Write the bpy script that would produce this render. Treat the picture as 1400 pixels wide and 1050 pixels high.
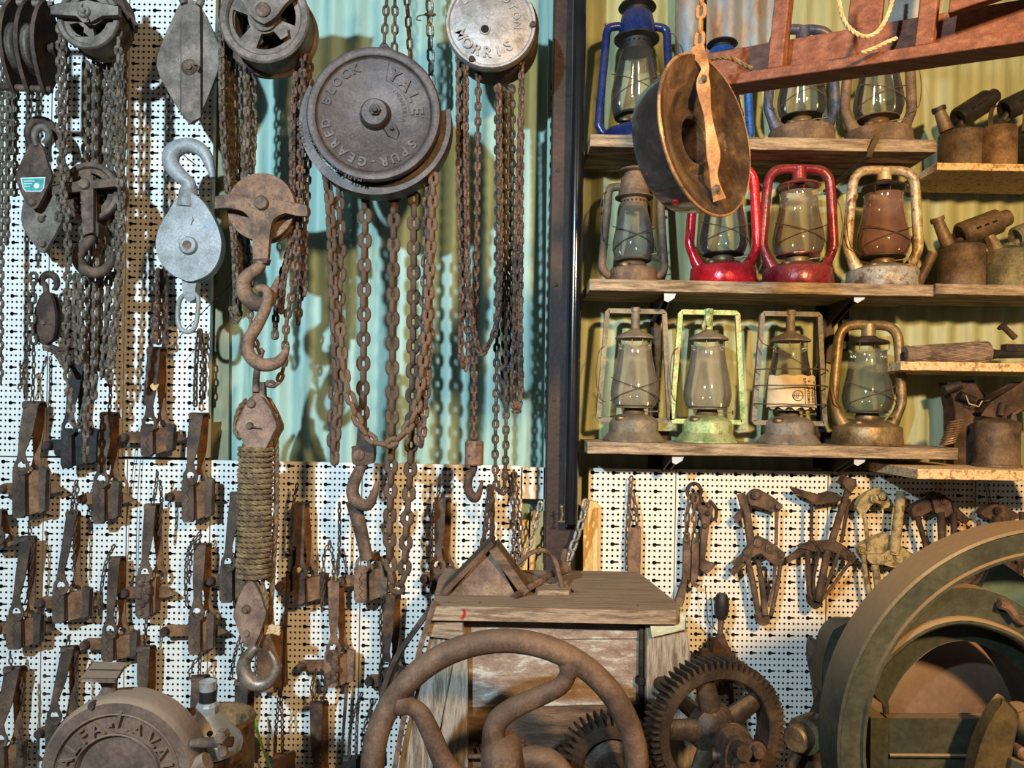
import bpy, math, random
from math import pi, sin, cos, radians, sqrt, atan2
from mathutils import Vector, Matrix, Quaternion
from mathutils.geometry import tessellate_polygon
random.seed(11)
SC = bpy.context.scene
COL = SC.collection
for o in list(bpy.data.objects): bpy.data.objects.remove(o)

# ---------------------------------------------------------------- camera, lights, exposure
F, PX, PY, ROLL, CZ = 1050.0, 700.0, 560.0, radians(1.0), 1.5
cam = bpy.data.cameras.new('camera'); cam.sensor_width = 36; cam.lens = 36*F/1400; cam.shift_y = (PY-525)/1400
cam.clip_start = .05
co = bpy.data.objects.new('camera', cam); COL.objects.link(co)
co.matrix_world = Matrix.Translation((0, 0, CZ)) @ Matrix.Rotation(pi/2, 4, 'X') @ Matrix.Rotation(ROLL, 4, 'Z')
SC.camera = co
wd = bpy.data.worlds.new('world'); SC.world = wd; wd.use_nodes = True
wd.node_tree.nodes['Background'].inputs[0].default_value = (.90, .88, .84, 1)
wd.node_tree.nodes['Background'].inputs[1].default_value = .10
def lamp(name, loc, power, col, r):
    l = bpy.data.lights.new(name, 'POINT'); l.energy = power; l.color = col; l.shadow_soft_size = r
    o = bpy.data.objects.new(name, l); COL.objects.link(o); o.location = loc; return o
def flood(name, loc, aim, power, col, r, cone):
    o = lamp(name, loc, power, col, r); l = o.data; l.type = 'SPOT'; l = o.data; l.spot_size = radians(cone); l.spot_blend = 1.0; l.shadow_soft_size = r
    o.rotation_euler = (Vector(aim)-Vector(loc)).to_track_quat('-Z', 'Y').to_euler()
flood('cool_floodlight', (-1.1, -1.0, 2.52), (-1.2, 2.3, 1.75), 690, (.60, .82, 1.0), .05, 102)
flood('warm_floodlight', (.95, -.8, 2.46), (1.2, 2.3, 1.45), 540, (1.0, .62, .27), .10, 100)
SC.view_settings.view_transform = 'Standard'; SC.view_settings.look = 'None'
SC.view_settings.gamma = 1; SC.view_settings.use_curve_mapping = False
SC.view_settings.exposure = 0.15

# ---------------------------------------------------------------- pixel <-> place
_c, _s = cos(ROLL), sin(ROLL)
def W(px, py, d):
    u, v = px-PX, py-PY
    return Vector(((u*_c+v*_s)*d/F, d, CZ-(-u*_s+v*_c)*d/F))
def S(d): return d/F
def ell(cx, cy, rx, ry=None, n=24, a0=0, a1=360):
    ry = rx if ry is None else ry
    full = abs(a1-a0) >= 360
    return [(cx+rx*cos(radians(a0+(a1-a0)*i/(n if full else n-1))), cy-ry*sin(radians(a0+(a1-a0)*i/(n if full else n-1)))) for i in range(n)]
def smooth(pts, k=4, closed=False):
    """Catmull-Rom through points of any dimension"""
    P = [tuple(p) for p in pts]; n = len(P); out = []
    rng = range(n) if closed else range(n-1)
    for i in rng:
        g = (lambda j: P[j % n]) if closed else (lambda j: P[max(0, min(n-1, j))])
        a, b, c, d = g(i-1), g(i), g(i+1), g(i+2)
        for q in range(k):
            t = q/k
            out.append(tuple(.5*(2*b[m]+(c[m]-a[m])*t+(2*a[m]-5*b[m]+4*c[m]-d[m])*t*t+(-a[m]+3*b[m]-3*c[m]+d[m])*t**3) for m in range(len(b))))
    if not closed: out.append(P[-1])
    return out
def PP(pts, d=None):
    """pixel path -> points; entries (x,y) use depth d, (x,y,depth) their own"""
    return [W(p[0], p[1], p[2] if len(p) > 2 else d) for p in pts]

# ---------------------------------------------------------------- mesh builder
class MB:
    def __init__(s): s.v = []; s.f = []
    def add(s, vs, fs):
        o = len(s.v); s.v += [tuple(v) for v in vs]; s.f += [tuple(i+o for i in f) for f in fs]; return s
    def box(s, c, size, M=None):
        hx, hy, hz = [q/2 for q in size]; c = Vector(c)
        vs = [Vector((x, y, z)) for x in (-hx, hx) for y in (-hy, hy) for z in (-hz, hz)]
        if M is not None: vs = [M @ v for v in vs]
        return s.add([v+c for v in vs], [(0, 1, 3, 2), (4, 6, 7, 5), (0, 4, 5, 1), (2, 3, 7, 6), (0, 2, 6, 4), (1, 5, 7, 3)])
    def pbox(s, x0, y0, x1, y1, d0, d1):
        """box whose front face fills a pixel rectangle at depth d0"""
        a, b = W(x0, y0, d0), W(x1, y1, d0)
        return s.box(((a.x+b.x)/2, (d0+d1)/2, (a.z+b.z)/2), (abs(b.x-a.x), d1-d0, abs(a.z-b.z)))
    def tube(s, path, r, n=8, closed=False, cap=True, flat=1.0, up=None):
        P = [Vector(p) for p in path]
        Q = [P[0]]
        for p in P[1:]:
            if (p-Q[-1]).length > 1e-6: Q.append(p)
        if closed and (Q[0]-Q[-1]).length < 1e-6: Q.pop()
        m = len(Q)
        R = r if hasattr(r, '__len__') else None
        if R is not None and len(R) != m: R = [R[min(len(R)-1, int(round(i*(len(R)-1)/max(1, m-1))))] for i in range(m)]
        T = []
        for i in range(m):
            a, b = (Q[i-1], Q[(i+1) % m]) if closed else (Q[max(0, i-1)], Q[min(m-1, i+1)])
            t = b-a
            T.append(t.normalized() if t.length > 1e-9 else Vector((0, 0, 1)))
        u = Vector(up) if up is not None else Vector((0, -1, 0))
        if abs(u.normalized().dot(T[0])) > .95: u = Vector((1, 0, 0))
        vs = []; fs = []; N = []
        for i in range(m):
            if up is not None: u = Vector(up)
            u = u-T[i]*u.dot(T[i])
            if u.length < 1e-6: u = T[i].orthogonal()
            u.normalize(); N.append(u.copy())
            w = T[i].cross(u)
            rr = R[i] if R is not None else r
            for k in range(n):
                a = 2*pi*(k+.5)/n
                vs.append(Q[i]+u*(rr*flat*cos(a))+w*(rr*sin(a)))
        for i in range(m if closed else m-1):
            for k in range(n):
                i2 = (i+1) % m
                fs.append((i*n+k, i*n+(k+1) % n, i2*n+(k+1) % n, i2*n+k))
        if cap and not closed:
            fs.append(tuple(range(n-1, -1, -1))); fs.append(tuple((m-1)*n+k for k in range(n)))
        return s.add(vs, fs)
    def bar(s, path, w, t, wdir=None, cap=True, closed=False):
        """flat bar swept along a path. wdir = direction of its width (constant)"""
        P = [Vector(p) for p in path]; m = len(P); vs = []; fs = []
        for i in range(m):
            a, b = (P[i-1], P[(i+1) % m]) if closed else (P[max(0, i-1)], P[min(m-1, i+1)])
            tg = (b-a).normalized()
            wd_ = Vector(wdir) if wdir is not None else tg.cross(Vector((0, 1, 0)))
            wd_ = (wd_-tg*wd_.dot(tg)).normalized(); nn = tg.cross(wd_)
            ww = (w[i] if hasattr(w, '__len__') else w)/2; tt = t/2
            vs += [P[i]+wd_*ww+nn*tt, P[i]-wd_*ww+nn*tt, P[i]-wd_*ww-nn*tt, P[i]+wd_*ww-nn*tt]
        for i in range(m if closed else m-1):
            j = (i+1) % m
            for k in range(4): fs.append((i*4+k, j*4+k, j*4+(k+1) % 4, i*4+(k+1) % 4))
        if cap and not closed: fs += [(0, 1, 2, 3), tuple((m-1)*4+k for k in (3, 2, 1, 0))]
        return s.add(vs, fs)
    def lathe(s, prof, o, axis=(0, -1, 0), n=32, a0=0, a1=360, ref=None, closed=False):
        ax = Vector(axis).normalized(); o = Vector(o)
        u = Vector(ref) if ref is not None else (Vector((1, 0, 0)) if abs(ax.x) < .9 else Vector((0, 0, 1)))
        u = (u-ax*u.dot(ax)).normalized(); w = ax.cross(u)
        full = abs(a1-a0) >= 360; m = n if full else n+1; vs = []; fs = []; K = len(prof)
        for i in range(m):
            a = radians(a0+(a1-a0)*i/n); dr = u*cos(a)+w*sin(a)
            for r, h in prof: vs.append(o+dr*r+ax*h)
        for i in range(n):
            j = (i+1) % m
            for k in range(K if closed else K-1):
                k2 = (k+1) % K
                if abs(prof[k][0]) < 1e-9 and abs(prof[k2][0]) < 1e-9: continue
                if abs(prof[k][0]) < 1e-9: fs.append((i*K+k, j*K+k2, i*K+k2))
                elif abs(prof[k2][0]) < 1e-9: fs.append((i*K+k, j*K+k, i*K+k2))
                else: fs.append((i*K+k, j*K+k, j*K+k2, i*K+k2))
        if not full and closed:
            fs.append(tuple(range(K-1, -1, -1))); fs.append(tuple((m-1)*K+k for k in range(K)))
        return s.add(vs, fs)
    def ext(s, outer, holes=(), vec=(0, .01, 0)):
        """polygon (3D points, with holes) extruded by vec"""
        loops = [[Vector(p) for p in outer]]+[[Vector(p) for p in h] for h in holes]
        allp = [p for l in loops for p in l]; n = len(allp); vec = Vector(vec)
        tris = tessellate_polygon(loops)
        fs = [tuple(t) for t in tris]+[tuple(i+n for i in reversed(t)) for t in tris]
        b = 0
        for l in loops:
            k = len(l)
            for i in range(k): fs.append((b+i, b+(i+1) % k, b+(i+1) % k+n, b+i+n))
            b += k
        return s.add(allp+[p+vec for p in allp], fs)
    def plate(s, outer, d, th, holes=()):
        return s.ext(PP(outer, d), [PP(h, d) for h in holes], (0, th, 0))
    def cyl(s, a, b, r, n=16, r2=None):
        return s.tube([a, b], [r, r if r2 is None else r2], n)
    def ball(s, c, r, n=12, sc=(1, 1, 1)):
        c = Vector(c); k = n//2; vs = []; fs = []
        for i in range(k+1):
            th = pi*i/k
            for j in range(n):
                ph = 2*pi*j/n
                vs.append(c+Vector((r*sin(th)*cos(ph)*sc[0], r*sin(th)*sin(ph)*sc[1], r*cos(th)*sc[2])))
        for i in range(k):
            for j in range(n): fs.append((i*n+j, (i+1)*n+j, (i+1)*n+(j+1) % n, i*n+(j+1) % n))
        return s.add(vs, fs)
    def merge(s, other, M=None):
        return s.add([M @ Vector(v) for v in other.v] if M is not None else other.v, other.f)
    def chain(s, path, pitch, wd_=.8, wire=.16, a0=0, seg=10, n=5):
        for p, R in chain_frames(path, pitch, a0):
            pts = [p+R @ Vector(q)*pitch for q in link_path(wd_, 1+2*wire-.04, wire, seg)]
            s.tube(pts, wire*pitch*.93, n, closed=True)
        return s

def link_path(wd_, L, wire, seg):
    r = wd_/2-wire; h = L/2-wire-r; out = []
    k = seg//2
    for i in range(k+1): a = pi*i/k; out.append((r*cos(a), 0, h+r*sin(a)))
    for i in range(k+1): a = pi+pi*i/k; out.append((r*cos(a), 0, -h+r*sin(a)))
    return out
def resample(path, step):
    P = [Vector(p) for p in path]; out = []; acc = 0.0; need = 0.0
    for a, b in zip(P, P[1:]):
        L = (b-a).length
        while need <= acc+L+1e-9:
            out.append((a+(b-a)*((need-acc)/L if L else 0), (b-a).normalized())); need += step
        acc += L
    return out
def chain_frames(path, pitch, a0=0, jit=8):
    out = []
    pts = resample(path, pitch)
    for i, (p, t) in enumerate(pts):
        q = pts[min(i+1, len(pts)-1)][0]-pts[max(0, i-1)][0]
        t = q.normalized() if q.length > 0 else t
        y = Vector((0, 1, 0)); y = (y-t*y.dot(t)).normalized() if abs(t.y) < .98 else Vector((0, 0, 1))
        x = y.cross(t).normalized()
        R = Matrix((x, y, t)).transposed()
        a = radians(a0+90*(i % 2)+random.uniform(-jit, jit))
        out.append((p, R @ Matrix.Rotation(a, 3, 'Z')))
    return out

ROOT = {}
def finish(ob, parent, smooth_angle, bevel, seg=2):
    me = ob.data
    if smooth_angle:
        me.polygons.foreach_set('use_smooth', [True]*len(me.polygons))
        me.set_sharp_from_angle(angle=radians(smooth_angle))
    if bevel:
        md = ob.modifiers.new('bevel', 'BEVEL'); md.width = bevel; md.segments = seg; md.limit_method = 'ANGLE'; md.angle_limit = radians(40)
        md.harden_normals = False
    if parent is not None: ob.parent = parent
def build(name, mb, mat, parent=None, loc=None, bevel=0, ang=38, label=None, stuff=False):
    """one mesh object; its vertices are given in world space"""
    o = Vector(ROOT[parent.name]) if parent is not None else Vector(loc if loc is not None else (0, 0, 0))
    me = bpy.data.meshes.new(name)
    me.from_pydata([(v[0]-o.x, v[1]-o.y, v[2]-o.z) for v in mb.v], [], mb.f); me.update()
    ob = bpy.data.objects.new(name, me); COL.objects.link(ob)
    me.materials.append(mat)
    finish(ob, parent, ang, bevel)
    if parent is None: ob.location = o
    ROOT[ob.name] = o
    if label: ob['label'] = label
    if stuff: ob['kind'] = 'stuff'
    return ob
def tag(o, label, cat, group=None, kind=None):
    if label: o['label'] = label
    if cat: o['category'] = cat
    if group: o['group'] = group
    if kind: o['kind'] = kind
    return o
def thing(name, label, cat, loc, group=None):
    o = bpy.data.objects.new(name, None); COL.objects.link(o); o.location = loc; o.empty_display_size = .05
    ROOT[o.name] = Vector(loc); return tag(o, label, cat, group)
def solo(name, mb, mat, label, cat, loc, group=None, **k):
    return tag(build(name, mb, mat, None, loc, **k), label, cat, group)
def struct(name, mb, mat, loc=(0, 0, 0), **k):
    return tag(build(name, mb, mat, None, loc, **k), k.pop('lab', None), None, None, 'structure')

# ---------------------------------------------------------------- chains of separate links
_links = {}
def link_mesh(kind, mat):
    key = (kind, mat.name)
    if key not in _links:
        wd_, wire = {'fat': (1.16, .245), 'mid': (1.0, .225), 'thin': (.72, .12), 'slim': (.85, .16)}[kind]
        m = MB(); m.tube(link_path(wd_, 1+2*wire*.92, wire, 14), wire, 7, closed=True)
        me = bpy.data.meshes.new('link'); me.from_pydata(m.v, [], m.f)
        me.polygons.foreach_set('use_smooth', [True]*len(me.polygons)); me.materials.append(mat)
        ob = bpy.data.objects.new('link', me); _links[key] = ob
    return _links[key]
NLINK = 0
def chain(px, d, pitch, kind, mat, label, group=None, a0=None, name='hanging_chain', cat='chain', sm=5):
    """a chain along a pixel path; pitch in pixels at depth d; every link is a part"""
    global NLINK
    pts = [(p[0], p[1], p[2] if len(p) > 2 else d) for p in px]
    pts = smooth(pts, sm) if len(pts) > 2 else pts
    path = PP(pts); pm = pitch*S(d)
    root = thing(name, label, cat, path[0], group)
    proto = link_mesh(kind, mat)
    if a0 is None: a0 = random.uniform(-35, 35)
    for p, R in chain_frames(path, pm, a0):
        o = proto.copy(); o.name = 'link'; COL.objects.link(o); o.parent = root
        o.matrix_basis = Matrix.Translation(p-path[0]) @ R.to_4x4() @ Matrix.Scale(pm, 4); NLINK += 1
    return root
def copy_tree(o, parent=None):
    c = o.copy(); COL.objects.link(c)
    if parent is not None: c.parent = parent
    for ch in o.children: copy_tree(ch, c)
    return c

# ---------------------------------------------------------------- materials
def srgb(h):
    h = h.lstrip('#'); v = [int(h[i:i+2], 16)/255 for i in (0, 2, 4)]
    return tuple(x/12.92 if x <= .04045 else ((x+.055)/1.055)**2.4 for x in v)+(1,)
def mat(name, cols, scale=9, rough=.75, metal=0.0, bump=.25, bscale=None, stretch=(1, 1, 1), pos=None, detail=7, dist=.0025, var=0.0, dust=None, rough2=None, spec=.4, coat=0.0, grain=None):
    m = bpy.data.materials.new(name); m.use_nodes = True; nt = m.node_tree; N = nt.nodes; L = nt.links
    b = N['Principled BSDF']
    tc = N.new('ShaderNodeTexCoord'); mp = N.new('ShaderNodeMapping'); mp.inputs['Scale'].default_value = stretch
    L.new(tc.outputs['Object'], mp.inputs['Vector'])
    vec = mp.outputs['Vector']
    if var:
        oi = N.new('ShaderNodeObjectInfo'); ad = N.new('ShaderNodeVectorMath'); ad.operation = 'ADD'
        mu = N.new('ShaderNodeVectorMath'); mu.operation = 'SCALE'; mu.inputs[3].default_value = 37.0
        cx = N.new('ShaderNodeCombineXYZ')
        for k in range(3): L.new(oi.outputs['Random'], cx.inputs[k])
        L.new(cx.outputs[0], mu.inputs[0]); L.new(mu.outputs[0], ad.inputs[0]); L.new(vec, ad.inputs[1]); vec = ad.outputs[0]
    nz = N.new('ShaderNodeTexNoise'); nz.inputs['Scale'].default_value = scale; nz.inputs['Detail'].default_value = detail; nz.inputs['Roughness'].default_value = .68
    L.new(vec, nz.inputs['Vector'])
    rp = N.new('ShaderNodeValToRGB'); el = rp.color_ramp.elements
    n = len(cols); ps = pos or ([.38+.24*i/(n-1) for i in range(n)] if n > 1 else [.5])
    while len(el) < n: el.new(.5)
    for i in range(n): el[i].position = ps[i]; el[i].color = srgb(cols[i]) if isinstance(cols[i], str) else cols[i]
    L.new(nz.outputs['Fac'], rp.inputs['Fac'])
    colout = rp.outputs['Color']
    grain = grain if grain is not None else (.17 if bump >= .2 else 0)
    if grain:
        n3 = N.new('ShaderNodeTexNoise'); n3.inputs['Scale'].default_value = scale*15; n3.inputs['Detail'].default_value = 4; L.new(vec, n3.inputs['Vector'])
        g3 = N.new('ShaderNodeMapRange'); g3.inputs[1].default_value = .36; g3.inputs[2].default_value = .64; g3.inputs[3].default_value = 1-grain; g3.inputs[4].default_value = 1+grain
        L.new(n3.outputs['Fac'], g3.inputs[0]); sc3 = N.new('ShaderNodeVectorMath'); sc3.operation = 'SCALE'
        L.new(colout, sc3.inputs[0]); L.new(g3.outputs[0], sc3.inputs[3]); colout = sc3.outputs[0]
    if var:
        hs = N.new('ShaderNodeHueSaturation'); mr = N.new('ShaderNodeMapRange'); mr.inputs[3].default_value = 1-var; mr.inputs[4].default_value = 1+var
        L.new(oi.outputs['Random'], mr.inputs[0]); L.new(mr.outputs[0], hs.inputs['Value']); L.new(colout, hs.inputs['Color']); colout = hs.outputs['Color']
    if dust:
        ge = N.new('ShaderNodeNewGeometry'); sx = N.new('ShaderNodeSeparateXYZ'); L.new(ge.outputs['Normal'], sx.inputs[0])
        dr = N.new('ShaderNodeMapRange'); dr.inputs[1].default_value = .15; dr.inputs[2].default_value = .75; dr.inputs[4].default_value = dust[1]
        L.new(sx.outputs['Z'], dr.inputs[0])
        mx = N.new('ShaderNodeMix'); mx.data_type = 'RGBA'; L.new(dr.outputs[0], mx.inputs[0]); L.new(colout, mx.inputs[6]); mx.inputs[7].default_value = srgb(dust[0])
        colout = mx.outputs[2]
    L.new(colout, b.inputs['Base Color'])
    b.inputs['Metallic'].default_value = metal; b.inputs['Roughness'].default_value = rough
    b.inputs['Specular IOR Level'].default_value = spec; b.inputs['Coat Weight'].default_value = coat
    if rough2 is not None:
        rr = N.new('ShaderNodeMapRange'); rr.inputs[1].default_value = .35; rr.inputs[2].default_value = .65; rr.inputs[3].default_value = rough; rr.inputs[4].default_value = rough2
        L.new(nz.outputs['Fac'], rr.inputs[0]); L.new(rr.outputs[0], b.inputs['Roughness'])
    if bump:
        n2 = N.new('ShaderNodeTexNoise'); n2.inputs['Scale'].default_value = bscale or scale*6; n2.inputs['Detail'].default_value = 5
        L.new(vec, n2.inputs['Vector'])
        bp = N.new('ShaderNodeBump'); bp.inputs['Strength'].default_value = min(1, bump*1.5); bp.inputs['Distance'].default_value = dist
        L.new(n2.outputs['Fac'], bp.inputs['Height']); L.new(bp.outputs['Normal'], b.inputs['Normal'])
    return m
def glass_mat(name, tint, dust, dustcol):
    m = bpy.data.materials.new(name); m.use_nodes = True; nt = m.node_tree; N = nt.nodes; L = nt.links
    out = N['Material Output']; N.remove(N['Principled BSDF'])
    tr = N.new('ShaderNodeBsdfTransparent'); tr.inputs[0].default_value = tint
    df = N.new('ShaderNodeBsdfDiffuse'); df.inputs[0].default_value = srgb(dustcol)
    gl = N.new('ShaderNodeBsdfGlossy'); gl.inputs['Roughness'].default_value = .06; gl.inputs[0].default_value = (1, 1, 1, 1)
    tc = N.new('ShaderNodeTexCoord'); nz = N.new('ShaderNodeTexNoise'); nz.inputs['Scale'].default_value = 14; nz.inputs['Detail'].default_value = 6
    L.new(tc.outputs['Object'], nz.inputs['Vector'])
    mr = N.new('ShaderNodeMapRange'); mr.inputs[1].default_value = .3; mr.inputs[2].default_value = .75; mr.inputs[3].default_value = dust*.6; mr.inputs[4].default_value = min(1, dust*1.5)
    L.new(nz.outputs['Fac'], mr.inputs[0])
    m1 = N.new('ShaderNodeMixShader'); L.new(mr.outputs[0], m1.inputs[0]); L.new(tr.outputs[0], m1.inputs[1]); L.new(df.outputs[0], m1.inputs[2])
    fr = N.new('ShaderNodeFresnel'); fr.inputs[0].default_value = 1.5
    m2 = N.new('ShaderNodeMixShader'); L.new(fr.outputs[0], m2.inputs[0]); L.new(m1.outputs[0], m2.inputs[1]); L.new(gl.outputs[0], m2.inputs[2])
    L.new(m2.outputs[0], out.inputs['Surface']); return m

RUST = mat('rusty_iron', ['#3d3027', '#564538', '#735d4b'], 22, .78, .15, .35, 90, var=.2)
RUSTCH = mat('rusty_chain_iron', ['#443a31', '#625546', '#817160'], 1.3, .66, .25, .3, 5, var=.22, dist=.05, spec=.5)
RUSTRED = mat('red_rust_chain', ['#402f26', '#5f483a', '#7e624e'], 1.3, .66, .25, .3, 5, var=.2, dist=.05, spec=.5)
DARKCH = mat('dark_chain_iron', ['#3a332d', '#554a40', '#6d5f50'], 1.3, .62, .35, .3, 5, var=.2, dist=.05, spec=.5)
STEELCH = mat('dull_steel_chain', ['#76746c', '#9a978c', '#b5b2a6'], 1.3, .5, .7, .2, 5, var=.12, dist=.05)
RUSTOR = mat('orange_rust', ['#4a3b30', '#664f3f', '#80634c', '#5a473a'], 14, .8, .1, .4, 70)
RUSTDK = mat('dark_rust', ['#2e231c', '#44342a', '#5d4737'], 18, .75, .2, .35, 80, var=.15)
TRAPM = mat('trap_iron', ['#3a2f28', '#4f4034', '#65503f'], 16, .72, .25, .3, 80, var=.14)
TRAPBACK = mat('trap_brown_rust', ['#4b3423', '#6a4a30', '#835e3e'], 16, .8, .1, .3, 80, var=.12)
BLACK = mat('black_iron', ['#1d1c1c', '#2a2826', '#383430'], 16, .55, .3, .3, 80)
GREYIRON = mat('grey_cast_iron', ['#50463e', '#675b50', '#7f7164'], 16, .66, .35, .3, 90)
GALV = mat('weathered_zinc', ['#62635f', '#7c7e7c', '#939595', '#7b6c58'], 13, .6, .2, .25, 70, pos=[.3, .45, .6, .74])
WHITEP = mat('white_panel_paint', ['#d2cec3', '#d8d4ca', '#d5d1c6', '#c0b296', '#8f6238'], 5, .42, 0, .05, 60, pos=[.2, .4, .6, .70, .80], spec=.45)
WHITERUST = mat('white_panel_rusting', ['#d2cec3', '#d4cfc1', '#c8b899', '#ac8049', '#744521'], 7, .45, 0, .05, 60, pos=[.2, .44, .55, .64, .76])
GREENWALL = mat('pale_green_corrugated', ['#6f8c84', '#88a69b', '#93b0a4', '#7c957f', '#75765c'], 3.2, .55, 0, .12, 60, stretch=(5, 5, .5), pos=[.26, .42, .56, .7, .82])
CREAMWALL = mat('cream_green_corrugated', ['#727455', '#94986f', '#a1a57d', '#888b6a', '#696b50'], 3.2, .55, 0, .12, 60, stretch=(5, 5, .5), pos=[.26, .42, .56, .7, .82])
DARKVOID = mat('dark_backing_board', ['#0c0b0a', '#161412'], 8, .95, 0, 0)
COLUMN = mat('dark_red_oxide_steel', ['#211917', '#2d211d', '#392923', '#573c2d'], 7, .6, .2, .25, 80, pos=[.3, .5, .64, .78])
GLOSSBLK = mat('glossy_black_paint', ['#101114', '#16171b'], 6, .18, 0, .04, 40, coat=.5, spec=.6)
PLANK = mat('old_shelf_plank', ['#544638', '#74624e', '#94826a', '#a8957a'], 6, .85, 0, .5, 20, stretch=(1, 6, 9), dust=('#93826c', .25))
PLANKDK = mat('dark_shelf_plank', ['#40332a', '#5c4a3a', '#7a644c'], 6, .85, 0, .5, 20, stretch=(1, 6, 9))
CHIP = mat('chipboard', ['#8d6f4c', '#c2a47a', '#d9c298', '#b08f64'], 70, .9, 0, .5, 90)
REDWOOD = mat('reddish_timber', ['#5c3523', '#6a3f2b', '#744833', '#7f5640'], 4, .65, 0, .25, 30, stretch=(.8, 22, 22))
OLDWOOD = mat('grey_weathered_wood', ['#554b40', '#776e62', '#928a7c', '#645747'], 5, .9, 0, .7, 16, stretch=(9, 9, 1))
OLDWOODH = mat('grey_weathered_wood_flat', ['#584a3c', '#786958', '#93826d', '#675543'], 5, .9, 0, .6, 16, stretch=(1, 9, 9), dust=('#6f5d4b', .6))
PAINTWOOD = mat('flaking_painted_boards', ['#5e4c3e', '#766355', '#8b7c70', '#a8aca2', '#7c5f4b'], 11, .85, 0, .6, 24, stretch=(1, 3, 3.4), pos=[.28, .42, .54, .62, .74])
YELLOWWOOD = mat('raw_pine', ['#a98a52', '#c4a468', '#d2b67c'], 6, .85, 0, .4, 20, stretch=(9, 9, 1))
ROPE = mat('old_hemp_rope', ['#4d3d2b', '#6a563c', '#83704f'], 30, .95, 0, .6, 220)
ROPEPALE = mat('pale_twine', ['#a58c64', '#c9b28a'], 60, .95, 0, .5, 200)
GREENENG = mat('dark_green_engine_paint', ['#282b25', '#363a31', '#444638', '#5a5040'], 6, .5, .1, .25, 60, pos=[.3, .48, .62, .76], dust=('#957c5e', .85))
GREENFACE = mat('dark_green_faded_paint', ['#242722', '#32352c', '#3f4034', '#544838'], 6, .5, .1, .2, 60, pos=[.3, .48, .62, .78], dust=('#8a7256', .5))
DRUMBROWN = mat('brown_sooty_drum', ['#332822', '#453630', '#57443a'], 5, .6, .1, .2, 60, dust=('#8f745a', .75))
HANDRUST = mat('smooth_brown_rust', ['#413228', '#554235', '#6b5443'], 12, .7, .15, .35, 90, dust=('#7a624b', .3))
GEARM = mat('greasy_gear_iron', ['#2a231d', '#3a2f26', '#4e4031'], 12, .55, .35, .35, 80)
SEPBROWN = mat('dusty_brown_casting', ['#4d3d33', '#624e41', '#715c4c'], 9, .8, .1, .3, 90, dust=('#8d755f', .8))
DRUMRUST = mat('rusted_can', ['#4a3723', '#6a5034', '#806440', '#423324'], 9, .75, .2, .35, 50)
ALLOY = mat('turned_aluminium', ['#a8a196', '#c0b9ae'], 10, .36, .75, .1, 120)
CHROME = mat('worn_chrome', ['#a8a8a6', '#c8c8c4', '#6a665e'], 16, .22, .6, .1, 80)
ENAMEL = mat('brown_black_enamel', ['#1f1817', '#2e2321', '#43322c', '#6a4d3a'], 7, .2, 0, .25, 26, pos=[.3, .5, .64, .8], coat=.4, spec=.6)
ENAMELIN = mat('brown_enamel_inside', ['#2a1f18', '#3d2f25', '#54432f', '#8a7350'], 26, .24, .2, .3, 50, pos=[.28, .46, .6, .76], coat=.3)
STRAPRUST = mat('orange_rusty_strap', ['#8c5f38', '#b07c4c', '#c99868'], 22, .75, .15, .35, 110)
SILVER = mat('silver_painted_casting', ['#6d6862', '#8a8682', '#a19d9a', '#84705c'], 24, .55, .4, .35, 110, pos=[.3, .45, .6, .76])
YALEM = mat('brown_cast_iron', ['#352e2b', '#463d39', '#574c47', '#7a5e4a'], 12, .55, .4, .25, 110, pos=[.3, .48, .62, .78])
YALEDK = mat('dark_cast_iron', ['#2c2522', '#3a312d', '#4a3e38'], 12, .6, .35, .3, 90)
BRACK = mat('grey_white_bracket', ['#b9bcc4', '#cfd2da'], 10, .4, .1, .05)
BRACKDK = mat('dark_bracket', ['#3d332b', '#53463a'], 10, .6, .2, .1)
CONCRETE = mat('concrete_floor', ['#4e4a44', '#64605a', '#77726a'], 4, .9, 0, .3, 40)
# ================================================================= the setting
DP, DW = 2.30, 2.36
m = MB(); m.box((0, .9, -.02), (6.4, 6.2, .04)); struct('floor', m, CONCRETE)
# corrugated iron wall
def corrugated(name, x0, x1, z0, z1, y, pitch=.076, amp=.009, mat_=GREENWALL, **k):
    m = MB(); n = int((x1-x0)/pitch*8); vs = []; fs = []
    zs = [z0, z1]
    for i in range(n+1):
        x = x0+(x1-x0)*i/n
        for z in zs: vs.append((x, y+amp*cos(2*pi*x/pitch), z))
    for i in range(n): fs.append((2*i, 2*i+2, 2*i+3, 2*i+1))
    return m.add(vs, fs)
struct('wall_back', corrugated('w', -2.3, W(780, 400, DW).x, 0, 3.05, DW), GREENWALL, ang=80)
struct('wall_back', corrugated('w', W(780, 400, DW).x, 2.4, 0, 3.05, DW), CREAMWALL, ang=80)
# galvanised roof-iron offcut at the top of the wall
m = corrugated('g', W(966, 0, 2.33).x, W(1070, 0, 2.33).x, W(0, 62, 2.33).z, 3.0, 2.335, .076, .009)
GALVRUST = mat('rust_stained_galvanised', ['#7f8890', '#9aa3a8', '#a08b78', '#6f5140'], 7, .45, .5, .15, 50, stretch=(2, 2, .7), pos=[.34, .48, .6, .74])
solo('corrugated_sheet', m, GALVRUST, 'rust-stained bare corrugated sheet on the wall behind the top row of lanterns', 'metal sheet', (W(990, 0, 2.33).x, 2.335, 2.75), ang=80)

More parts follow.
